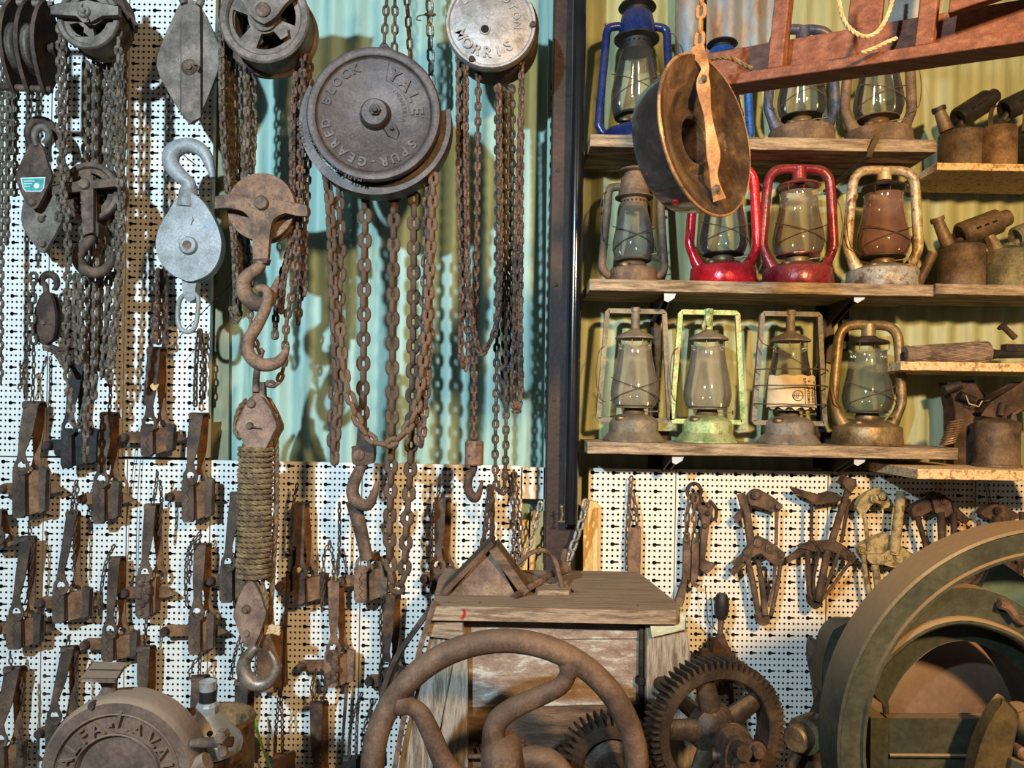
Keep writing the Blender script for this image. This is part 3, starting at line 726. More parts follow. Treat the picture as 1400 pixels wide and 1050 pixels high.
# ================================================================= blowlamps and bits on the right-hand shelves
BLOWA = mat('brown_soot_blowlamp', ['#4a3d32', '#665544', '#7c6a56'], 10, .6, .35, .3, 70)
BLOWG = mat('grey_green_blowlamp', ['#57584a', '#6f6f5f', '#8a846e', '#6e5a48'], 12, .6, .35, .3, 70)
BLOWW = mat('warm_brown_blowlamp', ['#5b4632', '#7f6448', '#9a7c5a'], 12, .5, .4, .3, 70)
def blowlamp(cx, zb, r, h, M, MD, label, burner, neck=None, handle=None, d=2.23, strap=None):
    X = W(cx, PY+(CZ-zb)*F/d, d).x; u = S(d); Z = zb+.0008
    t = thing('blowlamp', label, 'blowlamp', (X, d, Z))
    L = lambda dx, dy, dz=0: Vector((X+dx*u, d+dz*u, Z+dy*u))
    m = MB(); m.lathe([(0, 0), (r*u, 0), (r*u*1.03, .002), (r*u, .006), (r*u, (h-2)*u), (r*u*.97, h*u), (r*u*.5, (h+5)*u), (8*u, (h+8)*u), (0, (h+8)*u)], (X, d, Z), (0, 0, 1), 32); build('tank', m, M, t)
    a, b, rr = burner
    A, B = L(*a), L(*b); ax = (B-A); ln = ax.length
    m = MB(); m.lathe([(0, .01), (rr*u*.8, 0), (rr*u, .006), (rr*u, ln*.78), (rr*u*.72, ln*.8), (rr*u*.66, ln), (rr*u*.5, ln), (rr*u*.5, ln*.7)], A, ax, 20); build('burner_tube', m, MD, t)
    for k in range(3):
        m = MB(); c = A+ax*(.25+.16*k)+Vector((0, -rr*u*.98, .002)); m.box(c, (.014, .003, .006), Matrix.Rotation(-atan2(ax.z, ax.x), 3, 'Y')); build('air_slot', m, DARKVOID, t)
    m = MB(); mid = A+ax*.12; m.tube([L(a[0]*.4, h+4, 0), mid-Vector((0, 0, rr*u*.4))], [7*u, 5*u], 12); m.tube([L(0, h+4), L(0, h+11)], [11*u, 9*u], 12); build('vaporiser_stem', m, MD, t)
    m = MB(); m.cyl(A+ax*.15+Vector((0, 0, -rr*u)), L(a[0]*.2, h+5), 4*u, 10); build('feed_pipe', m, MD, t)
    if neck:
        m = MB(); m.tube([L(*neck[0]), L(*neck[1])], [9*u, 7*u], 14); build('filler_neck', m, M, t)
        m = MB(); e = L(*neck[1]); dr = (e-L(*neck[0])).normalized(); m.tube([e, e+dr*.012], 9*u, 10); m.tube([e+dr*.006+Vector((-.02, 0, 0)), e+dr*.006+Vector((.012, 0, .004))], .0025, 6); build('neck_cap', m, MD, t)
    if handle:
        m = MB(); m.tube([L(*q) for q in smooth(handle, 4)], 7*u, 10); build('handle', m, MD, t)
    if strap:
        m = MB(); m.bar([L(*q) for q in smooth(strap, 4)], .012, .003, (.5, -.8, 0)); build('strap', m, M, t)
    return t
blowlamp(1314, r1, 29, 56, BLOWA, BLACK, 'left blowlamp on the upper right shelf with a dark sooty burner', ((-8, 75, -4), (48, 112, 6), 15), ((-24, 58, -6), (-34, 84, -6)), None, strap=[(22, 42, -30), (22, 66, -28), (30, 84, -18), (42, 92, -8)])
blowlamp(1364, r1, 23, 56, BLOWW, BLACK, 'right blowlamp on the upper right shelf with a shiny brown tank', ((2, 78, -8), (62, 108, -4), 15), None, None, d=2.18, strap=[(20, 46, -24), (22, 66, -22), (28, 84, -16), (44, 96, -8)])
blowlamp(1408, r1, 24, 52, BLACK, BLACK, 'dark blowlamp cut off by the frame on the upper right shelf', ((2, 72, -8), (58, 104, -4), 14))
blowlamp(1314, r2, 29, 60, BLOWA, BLOWA, 'brown blowlamp on the middle right shelf beside the cream lantern', ((-6, 74, -4), (60, 100, -4), 17), ((-22, 60, -6), (-36, 92, -6)), ((-38, 52, 2), (-46, 30, 6), (-56, 8, 8)), strap=[(28, 34, -18), (29, 56, -16), (28, 70, -10)])
blowlamp(1378, r2, 31, 54, BLOWG, BLOWG, 'grey-green blowlamp on the middle right shelf', ((6, 72, -4), (64, 96, 2), 15), ((-20, 54, -6), (-34, 78, -6)))
# knurled torch handle and dark torch lying on the chipboard shelf
d = 2.2; t = thing('gas_torch', 'dark gas torch with a knurled grip lying on the chipboard shelf', 'torch', W(1300, 494, d))
a, b = W(1236, 484, d), W(1352, 470, d); a.z = r3+.021; b.z = r3+.03; ax = b-a; ln = ax.length
m = MB(); m.lathe([(0, 0), (.024, 0), (.026, .003), (.026, .012), (.023, .014), (.028, ln*.3), (.033, ln*.8), (.034, ln*.97), (.02, ln)], a+Vector((0, 0, .004)), ax, 24); build('grip', m, mat('grip_brown', ['#4d4038', '#66564a', '#7c6a5a'], 20, .8, .1, .2), t)
m = MB(); axn = ax.normalized(); uu = Vector((0, -1, 0)); ww = axn.cross(uu)
for s in (-1, 1):
    for k in range(12):
        pts = []
        for i in range(9):
            f = .1+.84*i/8; r = (.0235+.0105*min(1, f*1.1))*1.0; an = radians(k*30+s*75*i/8); pts.append(a+Vector((0, 0, .004))+ax*f+(uu*cos(an)+ww*sin(an))*r)
        m.tube(pts, .0011, 4, cap=False)
build('knurling', m, mat('knurl_light', ['#7d6a5a', '#98836e'], 20, .7, .1, 0), t, stuff=True)
m = MB(); c = b+axn*.002; m.tube([c, c+axn*.02, c+axn*.12], [.017, .013, .013], 12); m.box(c+axn*.075+Vector((0, 0, .016)), (.07, .03, .022)); build('torch_body', m, BLACK, t, bevel=.002)
m = MB(); e = W(1388, 462, d); m.tube([e, W(1372, 447, d)], [.009, .008], 10); m.lathe([(0, 0), (.014, .001), (.016, .006), (0, .009)], W(1372, 447, d), (-.7, 0, .7), 14); build('valve_knob', m, RUSTDK, t)
m = MB(); m.tube([a+ax*-.02, a+ax*.02], .012, 12); build('hose_tail', m, BLACK, t)
# can with dark fittings and spring on the lowest right board
d = 2.16; X = W(1362, 650, d).x; u = S(d); t = thing('sooty_can_lamp', 'sooty cylindrical can lamp with dark fittings on the lowest right board', 'lamp', (X, d, r4+.001))
m = MB(); m.lathe([(0, 0), (30*u, 0), (30*u, 3*u), (28*u, 4*u), (28*u, 60*u), (26*u, 62*u), (12*u, 66*u), (0, 67*u)], (X, d, r4+.001), (0, 0, 1), 32); build('can', m, BLOWA, t)
m = MB(); m.plate([(1345, 566), (1352, 548), (1400, 524), (1440, 522), (1440, 562), (1392, 560), (1376, 570)], 2.17, .05); build('burner_shroud', m, RUSTDK, t, bevel=.006)
m = MB(); m.tube(PP([(1382, 580), (1386, 566), (1396, 560)], 2.14), .005, 8); m.tube(PP([(1386, 566), (1390, 592)], 2.14), .006, 8); build('wing_lever', m, BLOWA, t)
m = MB(); m.tube(PP([(1368, 568), (1370, 556), (1372, 552)], 2.16), .01, 10); build('stem', m, RUSTDK, t)
t = thing('old_ignition_part', 'dark cast fitting leaning behind the spring on the lowest right board', 'fitting', W(1325, 640, 2.25))
m = MB(); m.plate([(1298, 524), (1330, 522), (1346, 540), (1338, 570), (1332, 640), (1306, 640), (1304, 560)], 2.22, .05); build('casting', m, RUSTDK, t, bevel=.005)
m = MB(); m.tube(PP([(1290, 534), (1312, 526)], 2.21), .014, 12); m.tube(PP([(1312, 540), (1332, 548)], 2.2), .012, 12); build('boss', m, BLACK, t)
m = MB(); m.tube(PP([(1320, 540), (1325, 552), (1338, 556), (1343, 548)], 2.19), .002, 6); build('wire_tie', m, ROPEPALE, t)
m = MB(); pts = []
for i in range(10*14+1):
    f = i/140; an = 2*pi*i/14; cx_ = 1294+15*f; cy_ = 608-34*f
    base = W(cx_, cy_, 2.14); pts.append(base+Vector((.018*cos(an), .018*sin(an), .004*cos(an))))
m.tube(pts, .0024, 6); solo('coil_spring', m, BLOWW, 'brown coil spring standing at the end of the lowest left plank shelf', 'spring', W(1296, 606, 2.14))
# ================================================================= chain hoists, blocks and hooks on the left
def hook(m, path, d, rad, n=12, k=5):
    """solid hook swept along a smoothed pixel path; radii in pixels"""
    pts = smooth(path, k); nn = len(pts); R = []
    for i in range(nn):
        f = i/(nn-1)*(len(rad)-1); a = int(f); b = min(len(rad)-1, a+1); R.append((rad[a]+(rad[b]-rad[a])*(f-a))*S(d))
    m.tube(PP(pts, d), R, n); return m
def disc(m, cx, cy, d, prof, n=40, axis=(0, -1, 0), **k):
    """turned part facing the camera; profile in pixels (radius, towards camera)"""
    m.lathe([(r*S(d), h*S(d)) for r, h in prof], W(cx, cy, d), axis, n, **k); return m
def nut(m, cx, cy, d, r, h, n=6):
    return disc(m, cx, cy, d, [(0, h), (r*.92, h), (r, h*.8), (r, -2)], n)
def wheel_spoked(t, cx, cy, d, R, depth, mt, holes=4, hole_r=(.36, .62), a_off=20, hub=.2, face='wheel_face', bm=None):
    """rim + face with kidney holes + groove body behind"""
    m = MB(); outer = ell(cx, cy, R*.86, n=48); hs = []
    for k in range(holes):
        a0 = a_off+360/holes*k; a1 = a0+360/holes*.62
        r0, r1 = R*hole_r[0], R*hole_r[1]
        hs.append([(cx+r1*cos(radians(a)), cy-r1*sin(radians(a))) for a in [a0+(a1-a0)*i/8 for i in range(9)]]+[(cx+r0*cos(radians(a)), cy-r0*sin(radians(a))) for a in [a1-6+(a0-a1+12)*i/5 for i in range(6)]])
    m.plate(outer, d+.006, .014, hs); build(face, m, mt, t, bevel=.0015)
    m = MB(); disc(m, cx, cy, d, [(R*.8, -1), (R*.84, 1.5), (R*.96, 1.5), (R, -1), (R, -4), (R*.93, -9), (R*.9, -depth*.5), (R*.93, -depth+6), (R, -depth+3), (R, -depth), (R*.7, -depth), (R*.7, -8), (R*.8, -6)], 48, closed=True); build('rim', m, bm or mt, t)
    m = MB(); disc(m, cx, cy, d, [(0, 3), (R*hub*.8, 3), (R*hub, 1), (R*hub, -6)], 24); build('hub', m, mt, t)
lab = 'rusty '
# --- A: triple sheave block, turned to the left
t = thing('pulley_block', 'dark three-cheek pulley block turned sideways in the top left corner', 'pulley block', W(45, 70, 2.03))
n_ = Vector((.995, .10, 0)).normalized(); ax_ = Vector((-.10, .995, 0)).normalized(); c = W(61, 66, 2.02)
def cheek(off, w=.072, h=.122):
    o = c-n_*off; out = []
    for k in range(24):
        a = 2*pi*k/24; x = w*sin(a)*(1-.18*cos(a)**2); z = h*cos(a)
        x = x*(1-.35*max(0, -cos(a))**2); out.append(o+ax_*x+Vector((0, 0, z)))
    m = MB(); m.ext(out, [], n_*.007); return m
for off in (0, .040, .078): build('cheek_plate', cheek(off), RUSTDK, t, bevel=.0015)
for off in (.036, .074):
    m = MB(); m.lathe([(0, 0), (.06, 0), (.064, .003), (.056, .010), (.056, .014), (.064, .021), (.06, .024), (0, .024)], c-n_*off-Vector((0, 0, .005)), n_, 32); build('sheave', m, GREYIRON, t)
for zz in (-.108, .115):
    m = MB(); m.cyl(c-n_*.115+Vector((0, 0, zz)), c+n_*.02+Vector((0, 0, zz)), .009, 12); build('spacer_bolt', m, GREYIRON if zz > 0 else RUSTDK, t)
m = MB(); m.cyl(c-n_*.005, c+n_*.022, .012, 12); m.cyl(c+n_*.022, c+n_*.028, .017, 6); build('axle_nut', m, RUSTDK, t)
m = MB(); hook(m, [(60, 8), (52, -20), (55, -60)], 2.02, [5, 5, 5]); build('hanger', m, RUSTDK, t)

# --- B: hoist wheel at the top left with a bow strap
t = thing('hoist_wheel', 'grey chain hoist wheel with a bowed strap at the top left', 'chain hoist', W(122, 24, 1.99))
wheel_spoked(t, 120, 24, 1.98, 43, 42, GREYIRON, 4, (.34, .62), 200, bm=GREYIRON)
m = MB(); pts = [(68, 8), (80, 5), (108, 3), (120, 1), (132, 3), (162, 8), (163, 21), (140, 22), (126, 30), (114, 30), (104, 22), (69, 20)]
m.plate(pts, 1.955, .012); build('strap', m, GREYIRON, t, bevel=.002)
m = MB(); disc(m, 116, 17, 1.955, [(0, 4), (7, 4), (8.5, 2), (8.5, 0)], 20); disc(m, 116, 17, 1.955, [(0, 7), (3.5, 7), (4, 5), (4, 3)], 12); build('axle', m, GREYIRON, t)
m = MB(); m.tube(PP([(116, 20), (111, 12), (113, 5)], 1.945), .0018, 6); m.tube(PP([(116, 20), (120, 26), (118, 29)], 1.945), .0018, 6); build('cotter_pin', m, RUST, t)
m = MB(); disc(m, 128, 20, 2.06, [(0, 0), (44, 0), (46, -3), (46, -24), (0, -24)], 40); build('gear_housing', m, RUSTDK, t)
m = MB(); m.bar(PP([(160, 12), (178, 26), (186, 40)], 2.03), .03, .01, (.6, -.8, 0)); build('side_frame', m, RUSTDK, t)
m = MB(); hook(m, [(116, 2), (118, -20), (116, -60)], 1.97, [6, 6, 6]); build('hanger', m, GREYIRON, t)

# --- C: flat diamond cheek block
t = thing('cheek_block', 'flat grey diamond-shaped block with a central strap, hanging at the upper left', 'pulley block', W(257, 85, 2.08))
dm = smooth([(247, 4), (262, 0), (274, 8), (292, 44), (302, 76), (296, 102), (276, 152), (263, 168), (252, 162), (228, 122), (214, 90), (220, 62), (236, 26)], 2, True)
for k, dd in enumerate((2.06, 2.115)):
    m = MB(); m.plate(dm, dd, .008); build('cheek_plate', m, GREYIRON if k == 0 else RUSTDK, t, bevel=.0015)
m = MB(); disc(m, 258, 88, 2.075, [(0, 0), (34, 0), (36, -3), (33, -8), (36, -16), (0, -16)], 32); build('sheave', m, RUSTDK, t)
m = MB(); m.plate([(248, 6), (262, 2), (274, 10), (275, 160), (262, 166), (247, 156)], 2.052, .008); build('strap', m, GREYIRON, t, bevel=.002)
m = MB(); m.plate([(274.6, 16), (276.6, 16), (276.4, 156), (274.6, 158)], 2.056, .004); build('strap_gap', m, DARKVOID, t)
m = MB(); disc(m, 259, 92, 2.052, [(0, 5), (7, 5), (9, 3), (11, 1), (11, 0)], 20); nut(m, 259, 92, 2.046, 5.5, 5); build('axle_bolt', m, RUST, t)
m = MB(); disc(m, 268, 94, 2.046, [(4, 0), (6, 0), (6, 3), (4, 3)], 14, a0=-60, a1=120); build('cotter_ring', m, RUSTDK, t)
m = MB(); hook(m, [(252, 6), (248, -8), (255, -18), (268, -14), (275, -2), (272, 8)], 2.05, [5, 5, 5, 5]); m.tube(PP([(262, -12), (262, -60)], 2.06), .008, 8); build('shackle', m, GREYIRON, t)
m = MB(); m.ball(W(276, 4, 2.05), .007); build('shackle_pin', m, GREYIRON, t)

# --- D: big hoist wheel
t = thing('hoist_wheel', 'large olive-grey hoist wheel with a forked arm at the top of the green wall', 'chain hoist', W(361, 25, 1.97))
wheel_spoked(t, 361, 24, 1.94, 62, 52, GREYIRON, 4, (.36, .7), 165, hub=.3, bm=GREYIRON)
m = MB(); m.plate(smooth([(322, -60), (326, -10), (334, 8), (345, 24), (361, 32), (376, 24), (390, 6), (408, -14), (418, -60)], 3), 1.918, .012); build('fork_arm', m, GREYIRON, t, bevel=.003)
m = MB(); disc(m, 360, 14, 1.918, [(0, 5), (8, 5), (10, 3), (10, -2)], 20); build('axle', m, RUST, t)
m = MB(); disc(m, 364, 36, 2.02, [(0, 0), (62, 0), (64, -3), (64, -20), (60, -24), (0, -24)], 44); build('rear_drum', m, RUSTDK, t)
m = MB(); m.plate([(376, 44), (392, 36), (394, 48), (384, 54)], 1.93, .004); build('torn_tag', m, GREYIRON, t)

# --- E: hook pulley wheel (left)
t = thing('hook_pulley', 'brown pulley wheel with a tee bar and large hook, left of the pale zinc block', 'pulley', W(120, 262, 2.06))
wheel_spoked(t, 122, 262, 2.05, 41, 28, RUST, 4, (.3, .62), 30, bm=RUST)
m = MB(); m.plate([(71, 254), (112, 246), (114, 240), (126, 240), (128, 246), (164, 244), (164, 255), (128, 258), (128, 318), (114, 320), (110, 262), (72, 265)], 2.02, .012); build('tee_bar', m, RUST, t, bevel=.002)
m = MB(); disc(m, 116, 252, 2.02, [(0, 5), (6, 5), (7.5, 3), (7.5, 0)], 18); build('axle', m, RUST, t)
m = MB(); m.plate([(128, 300), (135, 306), (134, 324), (128, 319)], 2.03, .03); build('rear_tee_bar', m, RUSTDK, t)
m = MB(); hook(m, [(128, 322), (122, 330), (110, 342), (107, 356), (115, 368), (128, 373), (142, 370), (152, 358), (155, 343)], 2.04, [5.5, 7.5, 8, 8, 7.5, 6, 2.5], 14); build('hook', m, RUST, t)

# --- F: hook pulley wheel (centre) and second hook below
t = thing('hook_pulley', 'rust-orange pulley wheel with a curved tee arm and two linked hooks, centre left', 'pulley', W(360, 283, 1.97))
m = MB(); disc(m, 357, 283, 1.96, [(0, -4), (30, -4), (38, -1), (41, 1), (46, 1), (47, -2), (46, -6), (40, -11), (46, -18), (46, -22), (0, -22)], 48); build('wheel', m, RUSTOR, t)
m = MB(); m.plate(smooth([(294, 268), (318, 266), (346, 272), (357, 266), (370, 272), (398, 276), (420, 281)], 3)+[(420, 295), (404, 294)]+smooth([(390, 291), (376, 298), (370, 312), (366, 354)], 3)+[(346, 355)]+smooth([(345, 312), (341, 298), (330, 288), (312, 284), (294, 285)], 3), 1.925, .016); build('tee_arm', m, RUSTOR, t, bevel=.003)
m = MB(); disc(m, 358, 278, 1.925, [(0, 6), (8, 6), (9.5, 4), (9.5, 0)], 24); build('axle', m, RUST, t)
m = MB(); m.plate([(346, 355), (366, 354), (364, 360), (347, 360)], 1.924, .022); build('swivel_collar', m, RUSTDK, t, bevel=.002)
m = MB(); hook(m, [(357, 358), (354, 366), (340, 376), (333, 388), (336, 403), (346, 413), (358, 416), (368, 410), (374, 398), (380, 380)], 1.935, [7, 8.5, 9.5, 11, 11, 10, 7, 2.5], 14); build('hook', m, RUSTOR, t)
m = MB(); hook(m, [(352, 396), (358, 394), (366, 400), (364, 420), (350, 448), (340, 464), (338, 478), (346, 492), (360, 499), (378, 496), (388, 486), (394, 472)], 1.905, [5, 6, 7, 8, 8.5, 9, 9, 9, 7, 2.5], 14); build('lower_hook', m, RUSTOR, t)

# --- G: zinc snatch block
t = thing('snatch_block', 'pale zinc egg-shaped snatch block with a big hook on top and a long shackle below', 'pulley block', W(258, 320, 2.1))
body = smooth([(243, 270), (258, 262), (272, 270), (284, 284), (298, 310), (303, 334), (298, 358), (284, 376), (262, 384), (240, 378), (222, 362), (213, 338), (217, 312), (232, 286)], 3, True)
m = MB(); m.plate(body, 2.07, .012); build('front_shell', m, GALV, t, bevel=.005)
m = MB(); m.plate([(x+3, y+2) for x, y in body], 2.12, .012); build('rear_shell', m, GALV, t, bevel=.004)
m = MB(); disc(m, 259, 334, 2.084, [(0, 0), (38, 0), (40, -2), (36, -9), (40, -16), (0, -16)], 36); build('sheave', m, RUSTDK, t)
m = MB(); disc(m, 258, 336, 2.07, [(0, 6), (8, 6), (11, 5), (12.5, 2), (12.5, 0)], 28); build('axle_boss', m, GALV, t)
m = MB(); disc(m, 258, 336, 2.07, [(0, 6.6), (6, 6.6), (6.4, 5)], 20); build('axle_end', m, RUST, t)
m = MB(); m.plate([(256, 296), (262, 295), (264, 300), (260, 307), (257, 302)], 2.066, .005); build('cast_mark', m, GALV, t, bevel=.001)
m = MB(); m.tube(PP([(256, 284), (258, 262), (260, 252)], 2.09), [15*S(2.09), 12*S(2.09), 10*S(2.09)], 16); build('neck', m, GALV, t)
m = MB(); hook(m, [(260, 260), (258, 250), (246, 240), (234, 224), (236, 208), (250, 200), (266, 200), (280, 210), (287, 226), (291, 243)], 2.085, [8, 9, 10.5, 11.5, 11, 10, 9, 7, 3.5], 16); build('hook', m, GALV, t)
m = MB(); m.tube(PP([(246, 205), (249, 210), (258, 218), (268, 226)], 2.06), .0016, 6); build('tie_wire', m, RUSTDK, t)
m = MB(); m.plate(smooth([(249, 378), (250, 400), (254, 410), (260, 412), (266, 408), (267, 396), (270, 380)], 3), 2.085, .03); build('becket', m, GALV, t, bevel=.004)
m = MB(); m.tube(PP(smooth([(247, 408), (243, 430), (246, 448), (257, 454), (266, 448), (270, 430), (271, 408), (262, 400)], 4, True), 2.09), 3.2*S(2.09), 10, closed=True); build('shackle', m, GALV, t)

# --- H: big round hoist
HD = 1.90
t = thing('chain_hoist', 'big brown round-faced chain hoist with a crescent guard and a central nut', 'chain hoist', W(513, 158, 1.95))
cx, cy = 511, 156
hax = Vector((0, -1, 0))
m = MB(); disc(m, cx, cy, HD, [(0, -3), (76, -3), (79, -1), (80, 2), (84, 4), (90, 3), (92, 0), (92, -6), (86, -10), (84, -20), (88, -30), (88, -36), (0, -36)], 72, hax); build('hand_wheel_cover', m, YALEM, t)
m = MB(); disc(m, cx+2, cy, HD, [(0, 9), (17, 9), (19, 7), (20, 3), (22, -3)], 32, hax); build('hub', m, YALEM, t)
m = MB(); nut(m, cx+2, cy-5, HD-.016, 8, 5); disc(m, cx+2, cy-5, HD-.024, [(0, 5), (3, 5), (4, 3), (4, 0)], 12); build('nut', m, YALEDK, t)
m = MB(); m.plate([(531, 164), (524, 176), (530, 186), (542, 190), (546, 182), (540, 170)], HD+.004, .01); disc(m, 536, 176, HD+.002, [(0, 3), (2.5, 3), (3, 0)], 10); build('pointer_lug', m, YALEDK, t, bevel=.002)
gpath = [(cx+1+r*cos(radians(a)), cy+8-r*sin(radians(a))) for a in range(148, 372, 4) for r in (94,)]
m = MB(); out = [(cx+2+104*cos(radians(a)), cy+10-100*sin(radians(a))) for a in range(150, 371, 5)]; inn = [(cx+1+91*cos(radians(a)), cy+8-88*sin(radians(a))) for a in range(368, 151, -5)]
m.plate(out+inn, HD+.035, .06); build('crescent_guard', m, YALEM, t, bevel=.006)
m = MB(); disc(m, cx+4, cy+6, HD+.10, [(0, 0), (74, 0), (76, -4), (76, -30), (0, -30)], 40); build('gear_case', m, YALEDK, t)
m = MB(); m.plate(smooth([(516, 86), (518, 66), (525, 58), (534, 66), (541, 78), (544, 90)], 3), HD+.06, .03); build('suspension_lug', m, YALEDK, t, bevel=.003)
m = MB()
arc_text(m, 'SPUR-GEARED BLOCK', (cx, cy), HD+.004, 61, 17, 322, -13.1, depth=.14, off=.03, parts=(YALEM, t))
arc_text(None, 'YALE', (cx, cy), HD+.004, 52, 22, 62, -19, depth=.16, off=.04, parts=(YALEM, t))
car = []
for a in range(74, -8, -6): car.append((cx+77*cos(radians(a)), cy-77*sin(radians(a))))
for a in range(-2, 76, 6): car.append((cx+49*cos(radians(a)), cy-49*sin(radians(a))))
m = MB(); m.tube(PP(car, HD+.006), .0018, 6, closed=True); build('cartouche', m, YALEM, t)
m = MB(); arc_text(m, 'INDUSTRIAL', (cx, cy), HD+.005, 40, 7, 48, -7.5, depth=.1, off=.02); arc_text(m, 'TOOL', (cx, cy), HD+.005, 44, 9, 222, 11, inward=True, depth=.1, off=.02)
arc_text(m, 'MADE IN ENGLAND', (cx, cy), HD-.006, 89, 8, 258, -4.3, depth=.1, off=.02); arc_text(m, 'TREAD', (cx+2, cy+9), HD+.034, 100, 10, 200, -4.5, inward=False, depth=.1, off=.02)
build('small_lettering', m, YALEDK, t, stuff=True)

# --- I: silver round hoist
ID = 1.97
t = thing('chain_hoist', 'silver-painted round chain hoist with bold raised lettering beside the steel column', 'chain hoist', W(671, 32, 2.0))
cx, cy = 671, 31
ocut = [q for q in ell(cx, cy, 61.5, n=72)]
m = MB(); disc(m, cx, cy, ID, [(0, -1), (50, -1), (53, -3), (56, -3), (58, 0), (61, 0), (62, -3), (62, -14), (0, -14)], 72); build('cover_plate', m, SILVER, t)
m = MB(); disc(m, 663, 40, ID, [(0, -.5), (5.6, -.5)], 24); build('oil_hole', m, DARKVOID, t)
m = MB(); disc(m, 663, 40, ID, [(5.4, -1), (5.6, .8), (7, .8), (7.6, -1)], 24); build('hole_lip', m, SILVER, t)
m = MB(); disc(m, cx+6, cy+8, ID+.05, [(0, 8), (56, 8), (60, 2), (60, -44), (0, -44)], 44); build('gear_case', m, RUSTDK, t)
for q, (x, y) in enumerate([(645, 80.5), (729, 33)]):
    m = MB(); disc(m, x, y, ID-.002, [(0, 1), (2.2, 1), (2.4, 2), (3.8, 2), (4.4, 0), (4.4, -2)], 16); build('screw', m, YALEDK if q else RUSTDK, t)
arc_text(None, 'MORRIS', (cx-2, cy-1), ID+.001, 48.5, 20, 203, 21, inward=True, depth=.24, off=.02, parts=(SILVER, t))
arc_text(None, 'LUTON', (cx-8, cy+2), ID+.001, 40, 14, 66, -17, depth=.22, off=.0, parts=(SILVER, t)); arc_text(None, 'LB', (cx-8, cy+2), ID+.001, 38, 15, 132, -18, depth=.2, off=.01, parts=(SILVER, t))

# --- J: small hook block on the load chain
t = thing('hook_block', 'small brown hook hanging from a cylinder weight on the chain beside the steel column', 'hook', W(648, 620, 2.03))
m = MB(); a, b = W(648, 603, 2.03), W(648, 636, 2.03); m.lathe([(0, 0), (.022, 0), (.0245, .003), (.0245, (a-b).length-.003), (.022, (a-b).length), (0, (a-b).length)], b, (0, 0, 1), 28); build('weight', m, RUSTOR, t)
m = MB(); m.cyl(W(653, 607, 2.006), W(653, 607, 2.0), .004, 8); build('set_screw', m, RUSTDK, t)
m = MB(); hook(m, [(647, 634), (647, 642), (641, 654), (640, 668), (646, 680), (652, 680), (657, 668), (659, 656)], 2.03, [5, 5.5, 6, 6.5, 6.5, 5.5, 3.5, 1.5], 12); build('hook', m, RUSTDK, t)

# --- K: heavy hook on the load chain
t = thing('hook_block', 'heavy rusty hook with a bolted clevis on the leftmost load chain', 'hook', W(496, 620, 2.03))
m = MB(); m.plate(smooth([(481, 614), (483, 610), (508, 609), (511, 614), (510, 630), (505, 635), (486, 636), (481, 630)], 2, True), 2.005, .04); m.plate([(489, 585), (502, 585), (506, 612), (487, 612)], 2.015, .02); build('clevis', m, RUST, t, bevel=.004)
m = MB(); disc(m, 491, 622, 2.005, [(0, 3), (6, 3), (7.5, 2), (8, 0)], 20); build('clevis_bolt', m, RUST, t)
m = MB(); hook(m, [(497, 632), (490, 646), (484, 660), (482, 674), (488, 686), (500, 691), (508, 684), (513, 670), (516, 658)], 2.02, [7, 8, 8.5, 9, 8.5, 7.5, 5, 2.5], 14); build('hook', m, RUST, t)
m = MB(); m.tube(PP([(483, 684), (490, 712), (497, 742), (502, 765)], 2.06), [11*S(2), 10*S(2), 9*S(2), 9*S(2)], 12); build('shank', m, RUST, t)

# --- L: rope tackle
t = thing('rope_tackle', 'rope-bound tackle of two small wooden-cheeked blocks hanging from the linked hooks', 'tackle', W(350, 700, 2.04))
TD = 2.03
def lens(cx, cy, w, h, top=.6): return smooth([(cx-w*.35, cy-h), (cx+w*.35, cy-h), (cx+w, cy-h*.1), (cx+w*.85, cy+h*.25), (cx+w*.3, cy+h), (cx-w*.3, cy+h), (cx-w*.9, cy+h*.25), (cx-w, cy-h*.1)], 2, True)
CHK = mat('brown_block_cheek', ['#5c483c', '#765e50', '#8d7460'], 14, .75, .1, .3, 90)
ub = thing
up_ = build('upper_block', (lambda m: m.plate(lens(351, 582, 27, 38), TD-.012, .012))(MB()), CHK, t, bevel=.003)
m = MB(); m.plate(lens(359, 584, 27, 38), TD+.03, .012); build('rear_cheek', m, CHK, up_, bevel=.003)
m = MB(); disc(m, 344, 552, TD-.012, [(0, 4), (5, 4), (6, 2), (6, 0)], 16); build('bolt', m, RUST, up_); m = MB(); disc(m, 342, 582, TD-.012, [(0, 5), (4, 5), (5, 2), (5, 0)], 14); m.tube(PP([(342, 583), (356, 585)], TD-.022), .002, 6); build('pin', m, RUST, up_)
m = MB(); m.plate([(346, 522), (361, 522), (362, 550), (344, 550)], TD+.0, .02); hook(m, [(350, 536), (351, 510), (357, 483), (360, 478)], TD, [5, 4.5, 4, 3.5]); build('strap', m, RUST, up_, bevel=.002)
lo_ = build('lower_block', (lambda m: m.plate(lens(342, 840, 22, 42), TD-.012, .012))(MB()), CHK, t, bevel=.003)
m = MB(); m.plate(lens(350, 842, 22, 42), TD+.03, .012); build('rear_cheek', m, CHK, lo_, bevel=.003)
m = MB(); disc(m, 337, 833, TD-.012, [(0, 6), (3, 6), (4.5, 3), (6.5, 1), (6.5, 0)], 16); build('pin', m, RUST, lo_); m = MB(); disc(m, 337, 866, TD-.012, [(0, 3), (4, 3), (5, 0)], 14); build('bolt', m, RUST, lo_)
m = MB(); m.plate([(336, 868), (358, 868), (354, 888), (342, 888)], TD, .02); build('strap', m, RUST, lo_, bevel=.003)
HOOKG = mat('polished_worn_hook', ['#574b3e', '#76685a', '#94877a'], 16, .45, .5, .2, 90)
